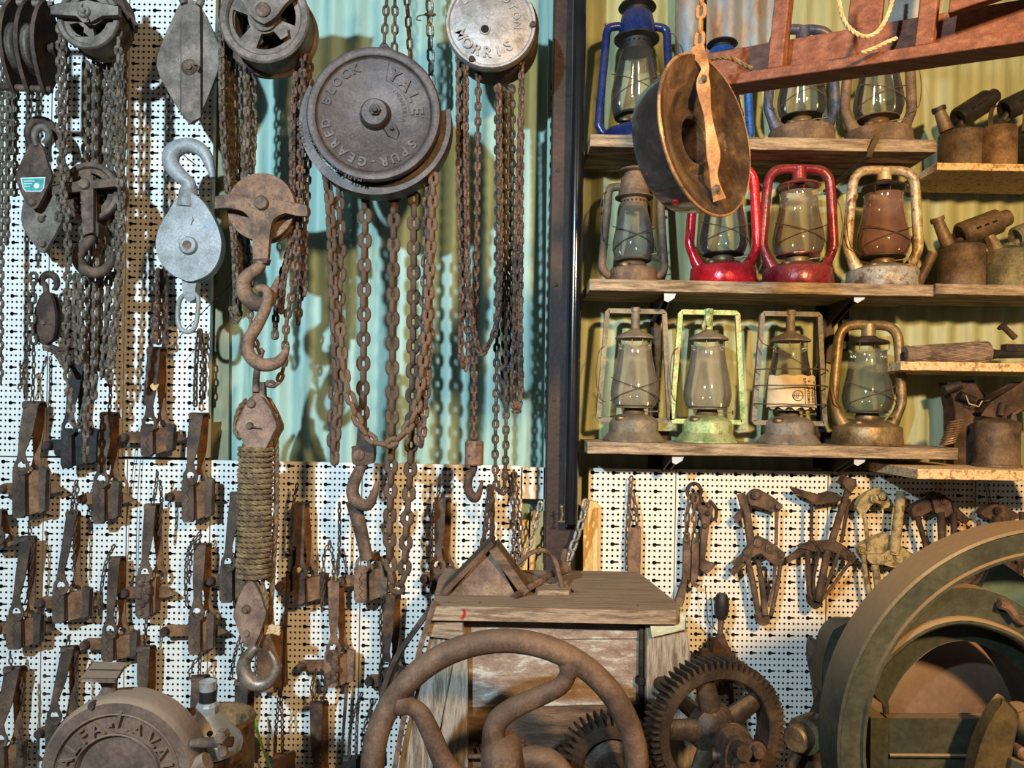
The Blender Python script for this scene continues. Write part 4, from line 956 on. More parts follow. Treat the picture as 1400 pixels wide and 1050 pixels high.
m = MB(); hook(m, [(352, 884), (342, 893), (334, 905), (334, 920), (343, 932), (356, 936), (370, 930), (377, 916), (375, 902), (368, 890)], TD-.005, [6, 7.5, 9, 10, 10, 9.5, 8.5, 7, 5, 3], 14); build('hook', m, HOOKG, lo_)
# the winding: one continuous turn of rope round the falls, with strand grooves
def rope(m, path, r, lay=None, strands=3, n=8, tw=7):
    """three strands laid round the path"""
    P = resample(path, r*.9); 
    if len(P) < 3: return m
    ang = 0
    for s_ in range(strands):
        pts = []
        for i, (p, tg) in enumerate(P):
            u = Vector((0, -1, 0)); u = (u-tg*u.dot(tg))
            u = u.normalized() if u.length > .05 else tg.orthogonal().normalized(); w = tg.cross(u)
            a = i*.9*r/(r*tw)*2*pi+2*pi*s_/strands
            pts.append(p+(u*cos(a)+w*sin(a))*r*.5)
        m.tube(pts, r*.56, 6)
    return m
m = MB(); turns = 25; y0, y1 = 612, 792
pts = []
for i in range(turns*20+1):
    f = i/(turns*20); a = 2*pi*i/20; b = W(350-3*f, y0+(y1-y0)*f, TD+.012)
    wob = 1+.03*sin(f*37)
    pts.append(b+Vector((21.5*S(TD)*wob*cos(a), -.030*wob*sin(a), -.003*cos(a))))
rope(m, pts, 3.6*S(TD)); build('rope_winding', m, ROPE, t)
m = MB(); 
for q in range(4): rope(m, PP([(334+q*10, 606, TD+.01), (333+q*10, 700, TD+.012), (332+q*9, 800, TD+.01)]), .006)
build('rope_falls', m, ROPE, t)
m = MB(); rope(m, PP(smooth([(330, 600), (322, 588), (327, 560), (340, 545)], 5), TD+.02), 4*S(TD)); rope(m, PP(smooth([(360, 548), (372, 556), (377, 590), (378, 680), (374, 770), (370, 830), (372, 856)], 5), TD+.03), 4*S(TD)); rope(m, PP(smooth([(358, 800), (364, 820), (362, 840)], 5), TD), 4*S(TD)); rope(m, PP(smooth([(350, 612), (372, 596), (376, 566)], 5), TD+.012), 4*S(TD)); build('rope_tail', m, ROPE, t)
m = MB(); 
for q in range(3): m.tube(PP([(362, 858+q*4), (372, 856+q*4), (383, 859+q*4)], TD+.02), .005, 8)
build('rope_lashing', m, ROPEPALE, t)

# --- M: small parts at the left edge
t = thing('hanging_plate', 'red-brown diamond plate with a small teal label hung from a hook at the left edge', 'plate', W(48, 240, 2.17))
m = MB(); m.plate(smooth([(40, 198), (50, 194), (58, 200), (66, 226), (71, 240), (66, 254), (52, 282), (44, 284), (36, 278), (24, 252), (22, 238), (28, 224)], 2, True), 2.15, .01); build('plate', m, RUSTDK, t, bevel=.002)
TEAL = mat('teal_label', ['#2f7d78', '#3f928b', '#56a49b'], 30, .5, 0, .05); LABW = mat('label_white', ['#b9c4bd', '#d5ddd6'], 20, .6, 0, .05)
m = MB(); m.plate([(28, 243), (62, 242), (60, 257), (56, 262), (35, 262), (31, 257)], 2.1485, .002); lb = build('label_border', m, LABW, t)
m = MB(); m.plate([(29.5, 244.3), (60.5, 243.4), (58.6, 256.6), (55.4, 260.6), (35.6, 260.6), (32.2, 256.4)], 2.1475, .002); build('label', m, TEAL, t)
m = MB(); 
for q in range(3): m.plate([(33, 247+q*3.6), (47-q*3, 246.8+q*3.6), (47-q*3, 248+q*3.6), (33, 248.2+q*3.6)], 2.1468, .001)
disc(m, 50, 254, 2.1465, [(0, .3), (4, .3), (4, 0)], 14); build('label_marks', m, LABW, t)
m = MB(); disc(m, 45, 277, 2.15, [(0, 4), (3.5, 4), (4.5, 2), (5.5, 0)], 14); build('bolt', m, RUST, t)
m = MB(); hook(m, [(50, 200), (47, 188), (50, 178), (58, 174), (66, 180), (66, 190), (60, 196)], 2.15, [3.5, 4.5, 5, 5, 4.5, 3.5]); build('eye_hook', m, GREYIRON, t)
m = MB(); hook(m, [(42, 200), (38, 180), (48, 166), (64, 168), (76, 180), (82, 200)], 2.19, [4, 5, 6, 7, 6, 5]); build('back_hook', m, RUSTDK, t)
t = thing('cheek_block', 'grey diamond block hanging below the teal-labelled plate', 'pulley block', W(60, 300, 2.2))
for k, dd in enumerate((2.185, 2.225)):
    m = MB(); m.plate(smooth([(40, 262), (70, 256), (88, 278), (86, 300), (64, 340), (56, 345), (50, 338), (32, 312), (30, 288)], 2, True), dd, .008); build('cheek_plate', m, GREYIRON if k == 0 else RUSTDK, t, bevel=.0015)
m = MB(); disc(m, 59, 334, 2.185, [(0, 4), (4, 4), (5, 0)], 14); build('bolt', m, RUST, t); m = MB(); disc(m, 57, 300, 2.185, [(0, 4), (4, 4), (5, 0)], 14); m.tube(PP([(54, 300), (62, 294)], 2.18), .003, 6); build('bolt', m, RUST, t)
t = thing('rope_pulley', 'small dark rope pulley hanging on a shackle at the left edge above the traps', 'pulley block', W(62, 440, 2.18))
m = MB(); m.plate(smooth([(57, 402), (70, 404), (76, 436), (72, 464), (58, 470), (48, 460), (46, 432)], 3, True), 2.15, .01); build('front_cheek', m, RUSTDK, t, bevel=.003)
m = MB(); m.plate(smooth([(67, 402), (78, 408), (84, 436), (78, 462), (64, 468), (58, 460), (60, 432)], 3, True), 2.195, .01); build('rear_cheek', m, RUSTDK, t, bevel=.003)
m = MB(); disc(m, 63, 436, 2.165, [(0, 0), (13, 0), (14, -2), (12, -6), (14, -12), (0, -12)], 24); build('sheave', m, BLACK, t)
m = MB(); disc(m, 60, 441, 2.15, [(0, 3), (3, 3), (4, 0)], 12); build('pin', m, RUST, t)
m = MB(); hook(m, [(64, 404), (62, 390), (57, 386), (60, 378), (68, 375), (76, 380), (78, 390), (74, 396)], 2.165, [4, 4, 4, 5, 5, 4, 3]); build('hook', m, RUSTDK, t)
m = MB(); m.tube(PP(smooth([(60, 468), (70, 474), (82, 478), (92, 476)], 4), 2.17), .008, 8); build('becket', m, RUSTDK, t)
# ================================================================= chains; every strand is a thing, its links are parts
ORD = ['leftmost', 'second from the left', 'third from the left', 'fourth from the left', 'fifth from the left', 'sixth from the left', 'seventh from the left', 'eighth from the left', 'ninth from the left', 'tenth from the left', 'rightmost']
def bundle(strands, pitch, kind, mt, label, group):
    mid = lambda s: s[0][len(s[0])//2][0]
    st = sorted(strands, key=mid)
    for i, s_ in enumerate(st):
        w = ORD[i] if i < len(st)-1 else 'rightmost'
        chain(s_[0], s_[1], pitch, kind, s_[2] if len(s_) > 2 else mt, '%s, %s' % (label, w), group)
gA = 'chain strands hanging at the left edge'
bundle([([(x0+3, -60), (x0, 120), (x0-3, y1)], d) for x0, y1, d in [(3, 520, 2.16), (12, 330, 2.13), (22, 270, 2.18), (17, 210, 2.2)]], 9.5, 'mid', RUSTCH, 'brown chain strand down the left edge of the panels', gA)
# bundle under the top-left hoist wheel
gB = 'hand chain strands under the top left hoist wheel'
lb = 'rusty chain strand below the top left hoist wheel'
bundle([([(82, 40), (82, 150), (85, 250), (92, 300), (92, 400), (90, 470), (93, 522), (99, 572)], 1.99), ([(90, 48), (88, 140), (86, 230), (80, 300)], 2.04),
               ([(118, 90), (117, 200), (114, 300), (111, 400), (113, 486)], 2.10), ([(131, 88), (129, 200), (131, 320), (129, 470), (128, 545)], 2.09), ([(124, 96), (122, 230), (121, 330), (122, 420), (119, 520), (117, 632)], 2.12),
               ([(146, 92), (145, 200), (149, 330), (147, 420), (140, 512)], 2.10), ([(154, 85), (152, 210), (158, 330), (157, 430), (149, 515)], 2.09), ([(162, 24), (162, 110), (163, 220), (163, 330), (160, 430), (150, 508)], 2.0), ([(170, 30), (169, 130), (167, 240), (166, 330)], 2.05),
               ([(104, 380), (103, 430), (108, 500)], 2.12), ([(138, 94), (138, 200), (139, 330), (136, 420), (137, 505)], 2.13)], 11.3, 'mid', RUSTCH, lb, gB)
chain([(64, 476), (76, 482), (88, 500), (92, 510)], 2.14, 9.5, 'mid', RUSTCH, 'short rusty chain end looped from the small dark rope pulley')
chain([(46, 380), (45, 400), (43, 430), (46, 466)], 2.14, 14, 'slim', DARKCH, 'thin dark long-link chain left of the small rope pulley')
chain([(98, 575), (106, 585), (112, 570), (117, 545)], 2.16, 9, 'mid', RUSTCH, 'short rusty chain loop tying the black trap to the bundle')
# bundle beside the large forked hoist wheel
gD = 'hand chain strands left of the forked hoist wheel'; lb = 'rusty chain strand left below the forked hoist wheel'
bundle([([(303, 28), (303, 120), (306, 200), (313, 268), (320, 330), (322, 390), (322, 432)], 1.97), ([(310, 60), (310, 150), (312, 250), (322, 310), (328, 380), (326, 425)], 2.0), ([(318, 76), (318, 170), (320, 250), (330, 320), (332, 400)], 2.03),
               ([(326, 80), (327, 170), (326, 245), (338, 320), (342, 390)], 2.05), ([(336, 86), (337, 180), (333, 245)], 2.02), ([(345, 90), (347, 170), (344, 236)], 2.05), ([(341, 88), (343, 150), (340, 240)], 2.08), ([(314, 40), (315, 130), (316, 230), (323, 300)], 2.06)], 11.0, 'mid', RUSTCH, lb, gD)
gD2 = 'hand chain strands right of the forked hoist wheel'; lb = 'reddish chain strand right below the forked hoist wheel'
bundle([([(414, 78), (412, 160), (410, 250), (406, 330), (402, 380), (392, 440), (388, 500), (376, 528), (368, 522)], 1.98), ([(404, 105), (400, 170), (400, 250), (398, 330), (388, 380), (384, 430)], 2.0), ([(420, 80), (418, 170), (416, 260), (417, 330), (416, 405)], 2.02),
               ([(408, 98), (406, 180), (407, 270), (412, 340), (408, 440)], 2.04), ([(415, 110), (413, 200), (411, 280), (396, 340), (380, 400), (376, 460)], 2.06), ([(424, 70), (423, 170), (420, 250), (419, 300)], 2.07)], 11.0, 'mid', RUSTRED, lb, gD2)
# ring clump and small chain behind the hook
chain([(316, 424), (322, 440), (328, 434), (326, 420)], 1.99, 8, 'mid', RUSTCH, 'clump of rusty links hanging left of the upper hook of the tackle')
chain([(342, 410), (343, 440), (350, 470), (355, 482)], 1.96, 10, 'mid', RUSTOR, 'rust-orange chain end passing behind the linked hooks')
# big hoist: suspension, hand chains and heavy load chains
chain([(532, -60), (528, 10), (525, 60)], 1.96, 12.5, 'slim', DARKCH, 'left thin suspension chain above the big round hoist')
chain([(538, -60), (540, 10), (539, 74)], 1.97, 12.5, 'slim', DARKCH, 'right thin suspension chain above the big round hoist')
chain([(554, -60), (557, 10), (562, 86)], 2.05, 15, 'thin', DARKCH, 'thin dark long-link chain right of the suspension chains')
chain([(586, -60), (588, 40), (590, 125)], 2.2, 17, 'thin', STEELCH, 'grey long-link chain with a knotted tag above the big round hoist')
m = MB(); m.ball(W(588, 20, 2.19), .012, 10, (1.5, .6, .5)); m.tube(PP(smooth([(584, 20), (572, 22), (570, 27), (576, 28)], 4), 2.19), .002, 6)
solo('knotted_tag', m, DARKCH, 'small dark knotted tag on the grey long-link chain', 'tag', W(588, 20, 2.19))
fat = 16.8
chain([(500, 262), (498, 400), (496, 590)], 2.02, fat, 'fat', RUST, 'leftmost heavy load chain carrying the clevis hook', a0=2)
chain([(539, 268), (537, 450), (536, 600), (533, 720), (535, 780), (543, 804), (552, 790), (556, 720), (562, 620), (565, 450), (566, 262)], 2.03, fat, 'fat', RUST, 'looped pair of heavy load chains under the big round hoist', a0=4)
gH = 'hand chain strands left of the heavy load chains'; lb = 'rusty chain strand left of the heavy load chains'
bundle([([(447, 238), (452, 300), (456, 400), (459, 480), (463, 540), (459, 600), (457, 636)], 1.97), ([(462, 246), (466, 330), (464, 420), (459, 500), (455, 570), (455, 634)], 1.99)], 16.2, 'mid', RUST, lb, gH)
chain([(466, 452), (470, 500), (478, 540), (493, 582), (517, 606), (540, 603), (557, 585), (570, 556), (578, 500), (584, 440), (590, 330), (593, 240)], 1.955, 15.6, 'mid', RUSTOR, 'slack hand chain looping in front of the heavy load chains')
gH2 = 'hand chain strands right of the heavy load chains'; lb = 'rusty chain strand right of the heavy load chains'
bundle([([(584, 250), (582, 360), (577, 470), (573, 560), (572, 604)], 1.98), ([(591, 240), (588, 360), (587, 470), (581, 560), (576, 604)], 1.97)], 13.5, 'mid', RUSTRED, lb, gH2)
# silver hoist
gI = 'hand chain strands under the silver hoist'; lb = 'rusty chain strand hanging from the left of the silver hoist'
bundle([([(627, 80), (628, 250), (631, 400), (630, 480), (634, 506)], 2.02), ([(634, 84), (635, 250), (636, 380), (640, 470), (637, 506)], 2.03)], 10.2, 'mid', RUSTRED, lb, gI)
chain([(637, 92), (637, 200), (640, 380), (646, 440), (656, 482), (663, 478), (676, 452), (683, 400), (684, 300), (682, 120)], 1.995, 10.2, 'mid', RUSTRED, 'looping hand chain crossing the load chain under the silver hoist')
chain([(654, 105), (652, 300), (649, 480), (648, 600)], 2.03, 10.2, 'mid', RUSTRED, 'straight load chain carrying the small weighted hook', a0=0)
gI2 = 'hand chain strands right under the silver hoist'; lb = 'dark chain strand hanging from the right of the silver hoist'
chain([(680, 122), (680, 300), (679, 500), (677, 640), (683, 672), (690, 660), (692, 540), (692, 300), (693, 122)], 2.04, 10.4, 'mid', DARKCH, 'long dark hand chain loop reaching the panel below the silver hoist')
bundle([([(700, 122), (700, 300), (698, 420), (692, 520)], 2.06, DARKCH), ([(687, 124), (688, 300), (690, 440), (689, 520)], 2.08, DARKCH)], 10.2, 'mid', DARKCH, lb, gI2)
chain([(713, 84), (712, 300), (711, 450), (712, 530), (707, 562), (701, 540), (704, 450), (707, 300), (712, 160)], 2.02, 10.2, 'mid', RUSTRED, 'reddish hand chain loop at the far right of the silver hoist')
chain([(756, 118), (755, 240), (753, 360)], 2.27, 9, 'slim', DARKCH, 'very thin dark chain along the left edge of the steel column')
# chains on panels and the mill
chain([(669, 668, 2.285), (664, 720), (658, 752), (652, 772)], 2.24, 9.4, 'mid', RUSTDK, 'dark rusty chain in two strands above the triangular block, left strand')
chain([(672, 668, 2.285), (673, 710), (671, 764)], 2.24, 9.4, 'mid', RUSTDK, 'dark rusty chain in two strands above the triangular block, right strand')
chain([(702, 650), (701, 690), (703, 720), (700, 770)], 2.27, 9, 'slim', RUSTRED, 'reddish thin chain hanging at the panel cut-out, left strand')
chain([(704, 650), (708, 690), (712, 720), (706, 772)], 2.26, 9, 'slim', RUSTRED, 'reddish thin chain hanging at the panel cut-out, right strand')
chain([(738, 692), (732, 716), (724, 745), (714, 768), (706, 784)], 2.22, 13, 'thin', STEELCH, 'bright zinc chain behind the wire handle on the mill top')
chain([(800, 690), (795, 714), (786, 740), (778, 764), (771, 778)], 2.16, 14.5, 'slim', STEELCH, 'bright zinc chain from the column to the mill top')
chain([(863, 655), (860, 690), (857, 740), (857, 778)], 2.27, 8.6, 'slim', RUSTOR, 'rusty chain beside the flat bar hanging right of the column, left strand')
chain([(865, 676), (870, 700), (871, 724)], 2.255, 8.6, 'slim', RUSTOR, 'rusty chain holding the flat bar right of the column')
gT = 'chain strands holding the upright trap'
for pts in ([(216, 372), (215, 410), (212, 440), (212, 470)], [(220, 374), (221, 410), (219, 440), (216, 472)], [(223, 374), (226, 420), (227, 470)]):
    chain(pts, 2.24, 9.2, 'mid', RUSTRED, {216: 'left', 220: 'middle', 223: 'right'}[pts[0][0]]+' one of three reddish chain strands above the trap with the yellow leaf', gT)
gT = 'chain strands holding the trap at the panel edge'
for pts in ([(272, 455), (268, 500), (267, 560)], [(274, 455), (280, 500), (278, 550)]):
    chain(pts, 2.26, 9.6, 'slim', RUSTDK, {272: 'left', 274: 'right'}[pts[0][0]]+' one of two dark thin chain strands above the panel-edge trap', gT)
for k_, (xa, xb, lb) in enumerate([(190, 172, 'left of two thin dark wires dangling beside the chain-fold trap'), (199, 186, 'right of two thin dark wires dangling beside the chain-fold trap')]):
    m = MB(); m.tube(PP(smooth([(xa, 585, 2.29), (xa-8, 640, 2.285), (xb+1, 720, 2.285), (xb, 800, 2.29)], 5)), .001, 5); solo('thin_wire', m, RUSTDK, lb, 'wire', W(xa, 585, 2.29))
# thin wire from the pulley to the traps
m = MB(); m.tube(PP(smooth([(352, 350), (318, 386), (280, 424), (250, 455), (229, 482)], 4), 2.2), .0014, 5); solo('tie_wire', m, RUSTDK, 'thin wire stretched from the centre pulley to the traps', 'wire', W(290, 420, 2.2))
# ================================================================= spring traps on the panels
def trap(x, y0, ye, yb, label, jw=14, lean=0, ex=0, back=(11, 12), block=22, bar=(-22, 40), jaw_x=-3, M=TRAPM, MBk=TRAPBACK, pitchchain=None, wt=14, wn=9, d=2.235, jawplate2=True, fancy=False, toothed=True, bh=1.0, group=None):
    """x,y0: top fold; ye: eye at the foot of the front leaf; yb: bottom of the jaws (pixels)"""
    u = S(d); t = thing('spring_trap', label, 'trap', W(x, y0, d), group)
    xe = x+ex
    # front leaf with an eye
    def leaf(x0, ya, x1, yb_, w0, w1, dd, th, nm, mt, er=10.5, eh=12):
        hgt = yb_-ya; out = [(x0-w0/2, ya), (x0+w0/2, ya)]
        f = .55; xm = x0+(x1-x0)*f
        out += [(xm+w0*.46, ya+hgt*f), (x1+w1/2, ya+hgt*.9)]
        out += [(x1+er*cos(radians(a)), yb_+eh-eh*sin(radians(a))) for a in range(50, -231, -20)]
        out += [(x1-w1/2, ya+hgt*.9), (xm-w0*.46, ya+hgt*f)]
        m = MB(); m.plate(out, dd, th, [[(x1+er*.58*cos(radians(a)), yb_+eh-eh*.58*sin(radians(a))) for a in range(0, 360, 24)]]); return build(nm, m, mt, t, bevel=.0012)
    front = leaf(x, y0+2, xe, ye, wt, wn, d-.028, .004, 'front_spring_leaf', M)
    bx, by = back
    leaf(x+wt*.55, y0+3, xe+bx+4, ye+by, wt*.8, wn, d+.022, .004, 'rear_spring_leaf', MBk)
    m = MB(); m.bar(PP(smooth([(x, y0+4, d-.026), (x, y0-1, d-.02), (x+wt*.3, y0-3, d), (x+wt*.5, y0-1, d+.018), (x+wt*.55, y0+5, d+.024)], 4)), wt*u, .004, (1, .3, 0)); build('spring_fold', m, M, t)
    # jaws
    jt = ye+14; jx = xe+jaw_x
    m = MB(); m.plate([(jx-jw/2, jt+3), (jx-jw*.3, jt), (jx+jw*.3, jt), (jx+jw/2, jt+3), (jx+jw/2+.5, yb-4), (jx+jw*.3, yb), (jx-jw*.35, yb), (jx-jw/2-.5, yb-5)], d-.024, .009); build('front_jaw', m, M, t, bevel=.0015)
    if toothed:
        m = MB(); n = 7; zz = [(jx+(2.2 if k % 2 else -2.2), jt+7+(yb-jt-12)*k/n) for k in range(n+1)]; m.tube(PP(zz, d-.0245), .0013, 5); build('jaw_teeth', m, RUSTDK, t)
    if block:
        h0 = jt+(yb-jt)*(1-bh)+8; m = MB(); m.plate([(jx+jw/2, h0), (jx+jw/2+block, h0-4), (jx+jw/2+block, yb-8), (jx+jw/2, yb-3)], d-.008, .03); build('base_plate', m, MBk, t, bevel=.002)
        if jawplate2:
            m = MB(); m.plate([(jx+jw/2+block-1, h0-9), (jx+jw/2+block+8, h0-6), (jx+jw/2+block+7, yb-9), (jx+jw/2+block-1, yb-7)], d-.014, .02); build('rear_jaw', m, M, t, bevel=.0015)
    m = MB(); ym = jt+(yb-jt)*.42; l, r = bar
    m.plate([(jx+l, ym-5), (jx+l+6, ym-8), (jx+r-14, ym-8), (jx+r, ym+2), (jx+r-14, ym+6), (jx+l+4, ym+7), (jx+l, ym+4)], d+.012, .008); build('cross_bar', m, MBk, t, bevel=.0015)
    m = MB(); disc(m, jx+l+4, ym, d+.01, [(0, 7), (5, 7), (6, 5), (6, -4), (0, -4)], 12); build('pan_post', m, RUSTDK, t)
    if fancy:
        m = MB()
        for q in range(9): m.ball(W(jx+random.uniform(-6, 8), jt+6+q*(yb-jt-8)/9, d-.026), .009, 8, (1.1, .7, 1.2))
        build('rust_scale', m, RUST, t)
    m = MB(); m.tube([W(x+2, y0+2, d), W(x+2, y0-1, 2.297)], .0022, 6); build('peg', m, RUSTDK, t)
    if pitchchain:
        for pth in (pitchchain if isinstance(pitchchain[0][0], tuple) else [pitchchain]):
            m = MB(); m.chain(PP(smooth(pth, 4) if len(pth) > 2 else pth, d-.03), 7.6*u, .8, .15, random.uniform(20, 60)); build('chain', m, RUSTDK, t)
    return t
trap(42, 552, 626, 708, 'brown trap at the far left of the top row with a pale worn patch', wt=20, ex=-13, jw=17, back=(17, 6), block=20, bar=(-26, 62), pitchchain=[[(28, 500), (33, 520), (36, 545)], [(46, 476), (46, 510), (44, 548)], [(40, 476), (33, 500), (27, 530)]])
trap(105, 498, 572, 640, 'black trap hanging between two brown ones in the top row', wt=17, ex=-11, jw=15, M=BLACK, MBk=BLACK, back=(14, 4), block=26, bar=(-28, 42))
trap(146, 567, 644, 716, 'brown trap with a chain fold, just right of the black trap', wt=17, ex=-8, jw=16, back=(14, 3), block=11, bar=(-26, 48), pitchchain=[(150, 518), (151, 540), (149, 566)])
trap(210, 478, 566, 624, 'dark upright trap with a small yellow leaf on its spring', wt=17, ex=-6, jw=16, back=(14, 3), block=20, bar=(-34, 54), M=RUSTDK)
trap(268, 568, 640, 714, 'brown trap at the right edge of the left panel', wt=18, ex=-8, jw=16, back=(10, 4), block=17, bar=(-28, 44))
trap(97, 702, 790, 852, 'brown trap with a broad orange-brown base plate', wt=13, ex=-14, jw=16, back=(18, 4), block=26, bar=(-28, 58), pitchchain=[[(104, 660), (100, 680), (98, 700)], [(106, 662), (102, 730), (101, 780)]])
trap(35, 736, 826, 888, 'brown trap at the far left of the second row, dark base plate', wt=15, ex=-13, jw=20, back=(17, 3), block=18, bar=(-26, 54), pitchchain=[[(40, 718), (41, 726), (39, 738)], [(45, 738), (43, 790), (36, 824)]])
trap(156, 764, 850, 905, 'trap at the middle of the second row with a chain down its left side', wt=15, ex=-6, jw=16, back=(13, 2), block=24, bar=(-34, 40), pitchchain=[[(155, 748), (145, 770), (138, 810), (135, 845)]])
trap(205, 692, 772, 845, 'flaking trap with scaly jaws and a pointed bar', wt=15, ex=-7, jw=19, back=(16, 2), block=8, jawplate2=False, bar=(-28, 46), fancy=True, pitchchain=[[(215, 648), (213, 668), (208, 690)], [(219, 660), (221, 690), (218, 735)]])
trap(273, 746, 826, 895, 'trap with a folded chain on its left, below the panel-edge trap', wt=16, ex=-4, jw=16, back=(11, 3), block=10, bar=(-44, 44), pitchchain=[[(272, 730), (264, 740), (256, 760), (254, 800), (256, 830)], [(274, 734), (262, 760), (258, 800)]])
trap(16, 914, 1000, 1060, 'trap in the bottom left corner with a hanging chain', wt=20, ex=-16, jw=18, back=(20, 4), block=18, bar=(-22, 50), pitchchain=[[(14, 896), (15, 906), (16, 914)], [(30, 930), (31, 970), (26, 1030)]])
trap(92, 886, 968, 1030, 'trap behind the left side of the brown separator casing', wt=16, ex=-18, jw=17, back=(22, 3), block=20, bar=(-20, 44), pitchchain=[[(94, 872), (93, 880)], [(104, 896), (105, 940), (103, 990)]])
trap(196, 886, 960, 1010, 'trap hidden behind the bracket on top of the separator', wt=17, ex=-2, jw=15, back=(9, 2), block=12, bar=(-24, 34), pitchchain=[[(200, 848), (199, 868), (197, 886)]])
trap(270, 926, 990, 1040, 'trap behind the shiny metal funnel', wt=17, ex=-4, jw=14, back=(9, 2), block=12, bar=(-26, 34), pitchchain=[[(272, 898), (262, 912), (258, 930)], [(274, 896), (272, 926)]])
trap(322, 676, 758, 824, 'brown trap half hidden behind the rope winding', wt=15, ex=-10, jw=17, back=(10, 2), block=10, bar=(-24, 30))
trap(410, 690, 770, 826, 'dark trap right of the rope tackle with a ring and side chain', wt=13, ex=0, jw=16, back=(10, 0), block=22, jaw_x=-1, bar=(-30, 36), M=RUSTDK, pitchchain=[[(406, 664), (401, 690), (399, 720), (398, 752)]])
trap(456, 798, 876, 940, 'crusty orange trap left of the heavy hook shank', wt=15, ex=0, jw=18, back=(8, 2), block=14, bar=(-44, 32), M=RUSTOR, fancy=True, pitchchain=[[(450, 742), (443, 760), (442, 790), (440, 840)], [(464, 690), (464, 740), (462, 790)], [(452, 744), (456, 770), (456, 796)]])
trap(504, 758, 760, 824, 'orange-brown trap below the heavy hook', wt=15, ex=-8, jw=17, back=(12, 2), block=20, bar=(-30, 34), M=RUSTOR)
trap(532, 816, 900, 955, 'dark trap beside the heavy load chain loop', wt=16, ex=-4, jw=14, back=(9, 2), block=14, bar=(-24, 34), M=RUSTDK, pitchchain=[[(524, 820), (520, 850), (522, 890), (520, 930)]])
trap(432, 962, 1050, 1100, 'trap with a dark spring near the bottom, right of the tackle hook', wt=17, ex=0, jw=15, back=(8, 2), block=12, bar=(-24, 34), M=RUSTDK, pitchchain=[[(432, 918), (426, 940), (430, 962)], [(440, 918), (444, 940), (440, 960)]])
trap(330, 932, 1000, 1050, 'trap directly left of the tackle hook', wt=18, ex=-2, jw=15, back=(8, 2), block=12, bar=(-22, 30), pitchchain=[[(328, 872), (320, 900), (316, 926)], [(332, 874), (330, 905), (326, 932)]])
trap(384, 1032, 1090, 1130, 'red-rust trap at the bottom edge below the tackle', wt=20, ex=0, jw=15, back=(8, 2), block=12, bar=(-22, 30), M=RUSTRED, pitchchain=[[(382, 948), (378, 990), (376, 1030)], [(384, 948), (386, 990), (386, 1030)]])
trap(478, 1036, 1095, 1130, 'black trap at the bottom edge beside the handwheel', wt=17, ex=0, jw=15, back=(8, 2), block=12, bar=(-22, 30), M=BLACK, pitchchain=[[(491, 950), (488, 990), (486, 1036)], [(494, 950), (480, 990), (478, 1034)]])
trap(602, 684, 762, 812, 'light brown trap spring behind the left end of the mill top', wt=15, ex=-3, jw=15, back=(8, 2), block=10, bar=(-20, 24), pitchchain=[[(602, 652), (600, 668), (598, 684)], [(594, 690), (590, 730), (590, 790)]])
trap(-6, 700, 722, 752, 'trap cut off by the left edge of the frame', wt=15, ex=2, jw=24, back=(8, 2), block=14, bar=(-12, 22))
# trap plate behind the tackle hook, spike and blade
m = MB(); m.plate([(352, 862), (388, 858), (390, 938), (376, 940), (376, 946), (356, 946), (352, 930)], 2.25, .02); solo('trap_plate', m, TRAPBACK, 'flat brown plate behind the tackle hook', 'plate', W(372, 900, 2.25), bevel=.003)
for k, (x0, y0, x1, y1, lb) in enumerate([(394, 784, 386, 945, 'thin rusty rod right of the rope tail'), (476, 912, 466, 1045, 'long thin spike below the crusty orange trap')]):
    m = MB(); m.tube(PP([(x0, y0), ((x0+x1)/2, (y0+y1)/2), (x1, y1)], 2.25), [.006, .005, .003], 8); solo('iron_spike', m, RUSTDK, lb, 'spike', W(x0, y0, 2.25))
m = MB(); m.plate([(399, 752), (405, 752), (402, 800), (396, 800)], 2.25, .006); m.lathe([(.008, -.003), (.012, -.003), (.012, .003), (.008, .003)], W(400, 752, 2.25), (0, -1, 0), 18, closed=True); solo('ring_link', m, RUSTDK, 'dark ring and bar on the side chain of the dark trap', 'ring', W(400, 752, 2.25))
m = MB(); m.plate(smooth([(205, 528), (209, 524), (211, 527), (217, 525), (214, 532), (210, 534)], 2, True), 2.19, .002); solo('dry_leaf', m, YELLOWWOOD, 'small yellow leaf stuck on the dark upright trap', 'leaf', W(210, 529, 2.19))
GRASS = mat('grass_green', ['#4f7a2c', '#6d9a3c', '#86ad54'], 12, .6, 0, .1)
m = MB()
m.bar(PP(smooth([(346, 972), (352, 1000), (362, 1030), (374, 1060)], 5), 2.2), [.004, .008, .010, .011, .011, .011, .010, .010, .010, .010, .009, .009, .009, .009, .009, .008][:16], .0012, (1, -.4, 0)); solo('grass_blade', m, GRASS, 'long green grass blade growing beside the rusted can', 'grass', W(352, 1000, 2.2))
m = MB(); m.bar(PP(smooth([(193, 936), (195, 960), (200, 985)], 5), 2.22), .012, .0012, (1, -.4, 0)); solo('grass_blade', m, GRASS, 'short dark green blade behind the separator bracket', 'grass', W(194, 950, 2.22))
# ================================================================= tools on the right-hand panels
T2 = 2.25
# flat bar hanging right of the column
m = MB(); m.plate([(859, 722), (876, 722), (875, 800), (860, 800)], T2, .008); solo('flat_bar', m, RUSTOR, 'orange-brown flat bar hanging right of the steel column behind the mill', 'bar', W(867, 722, T2), bevel=.0015)
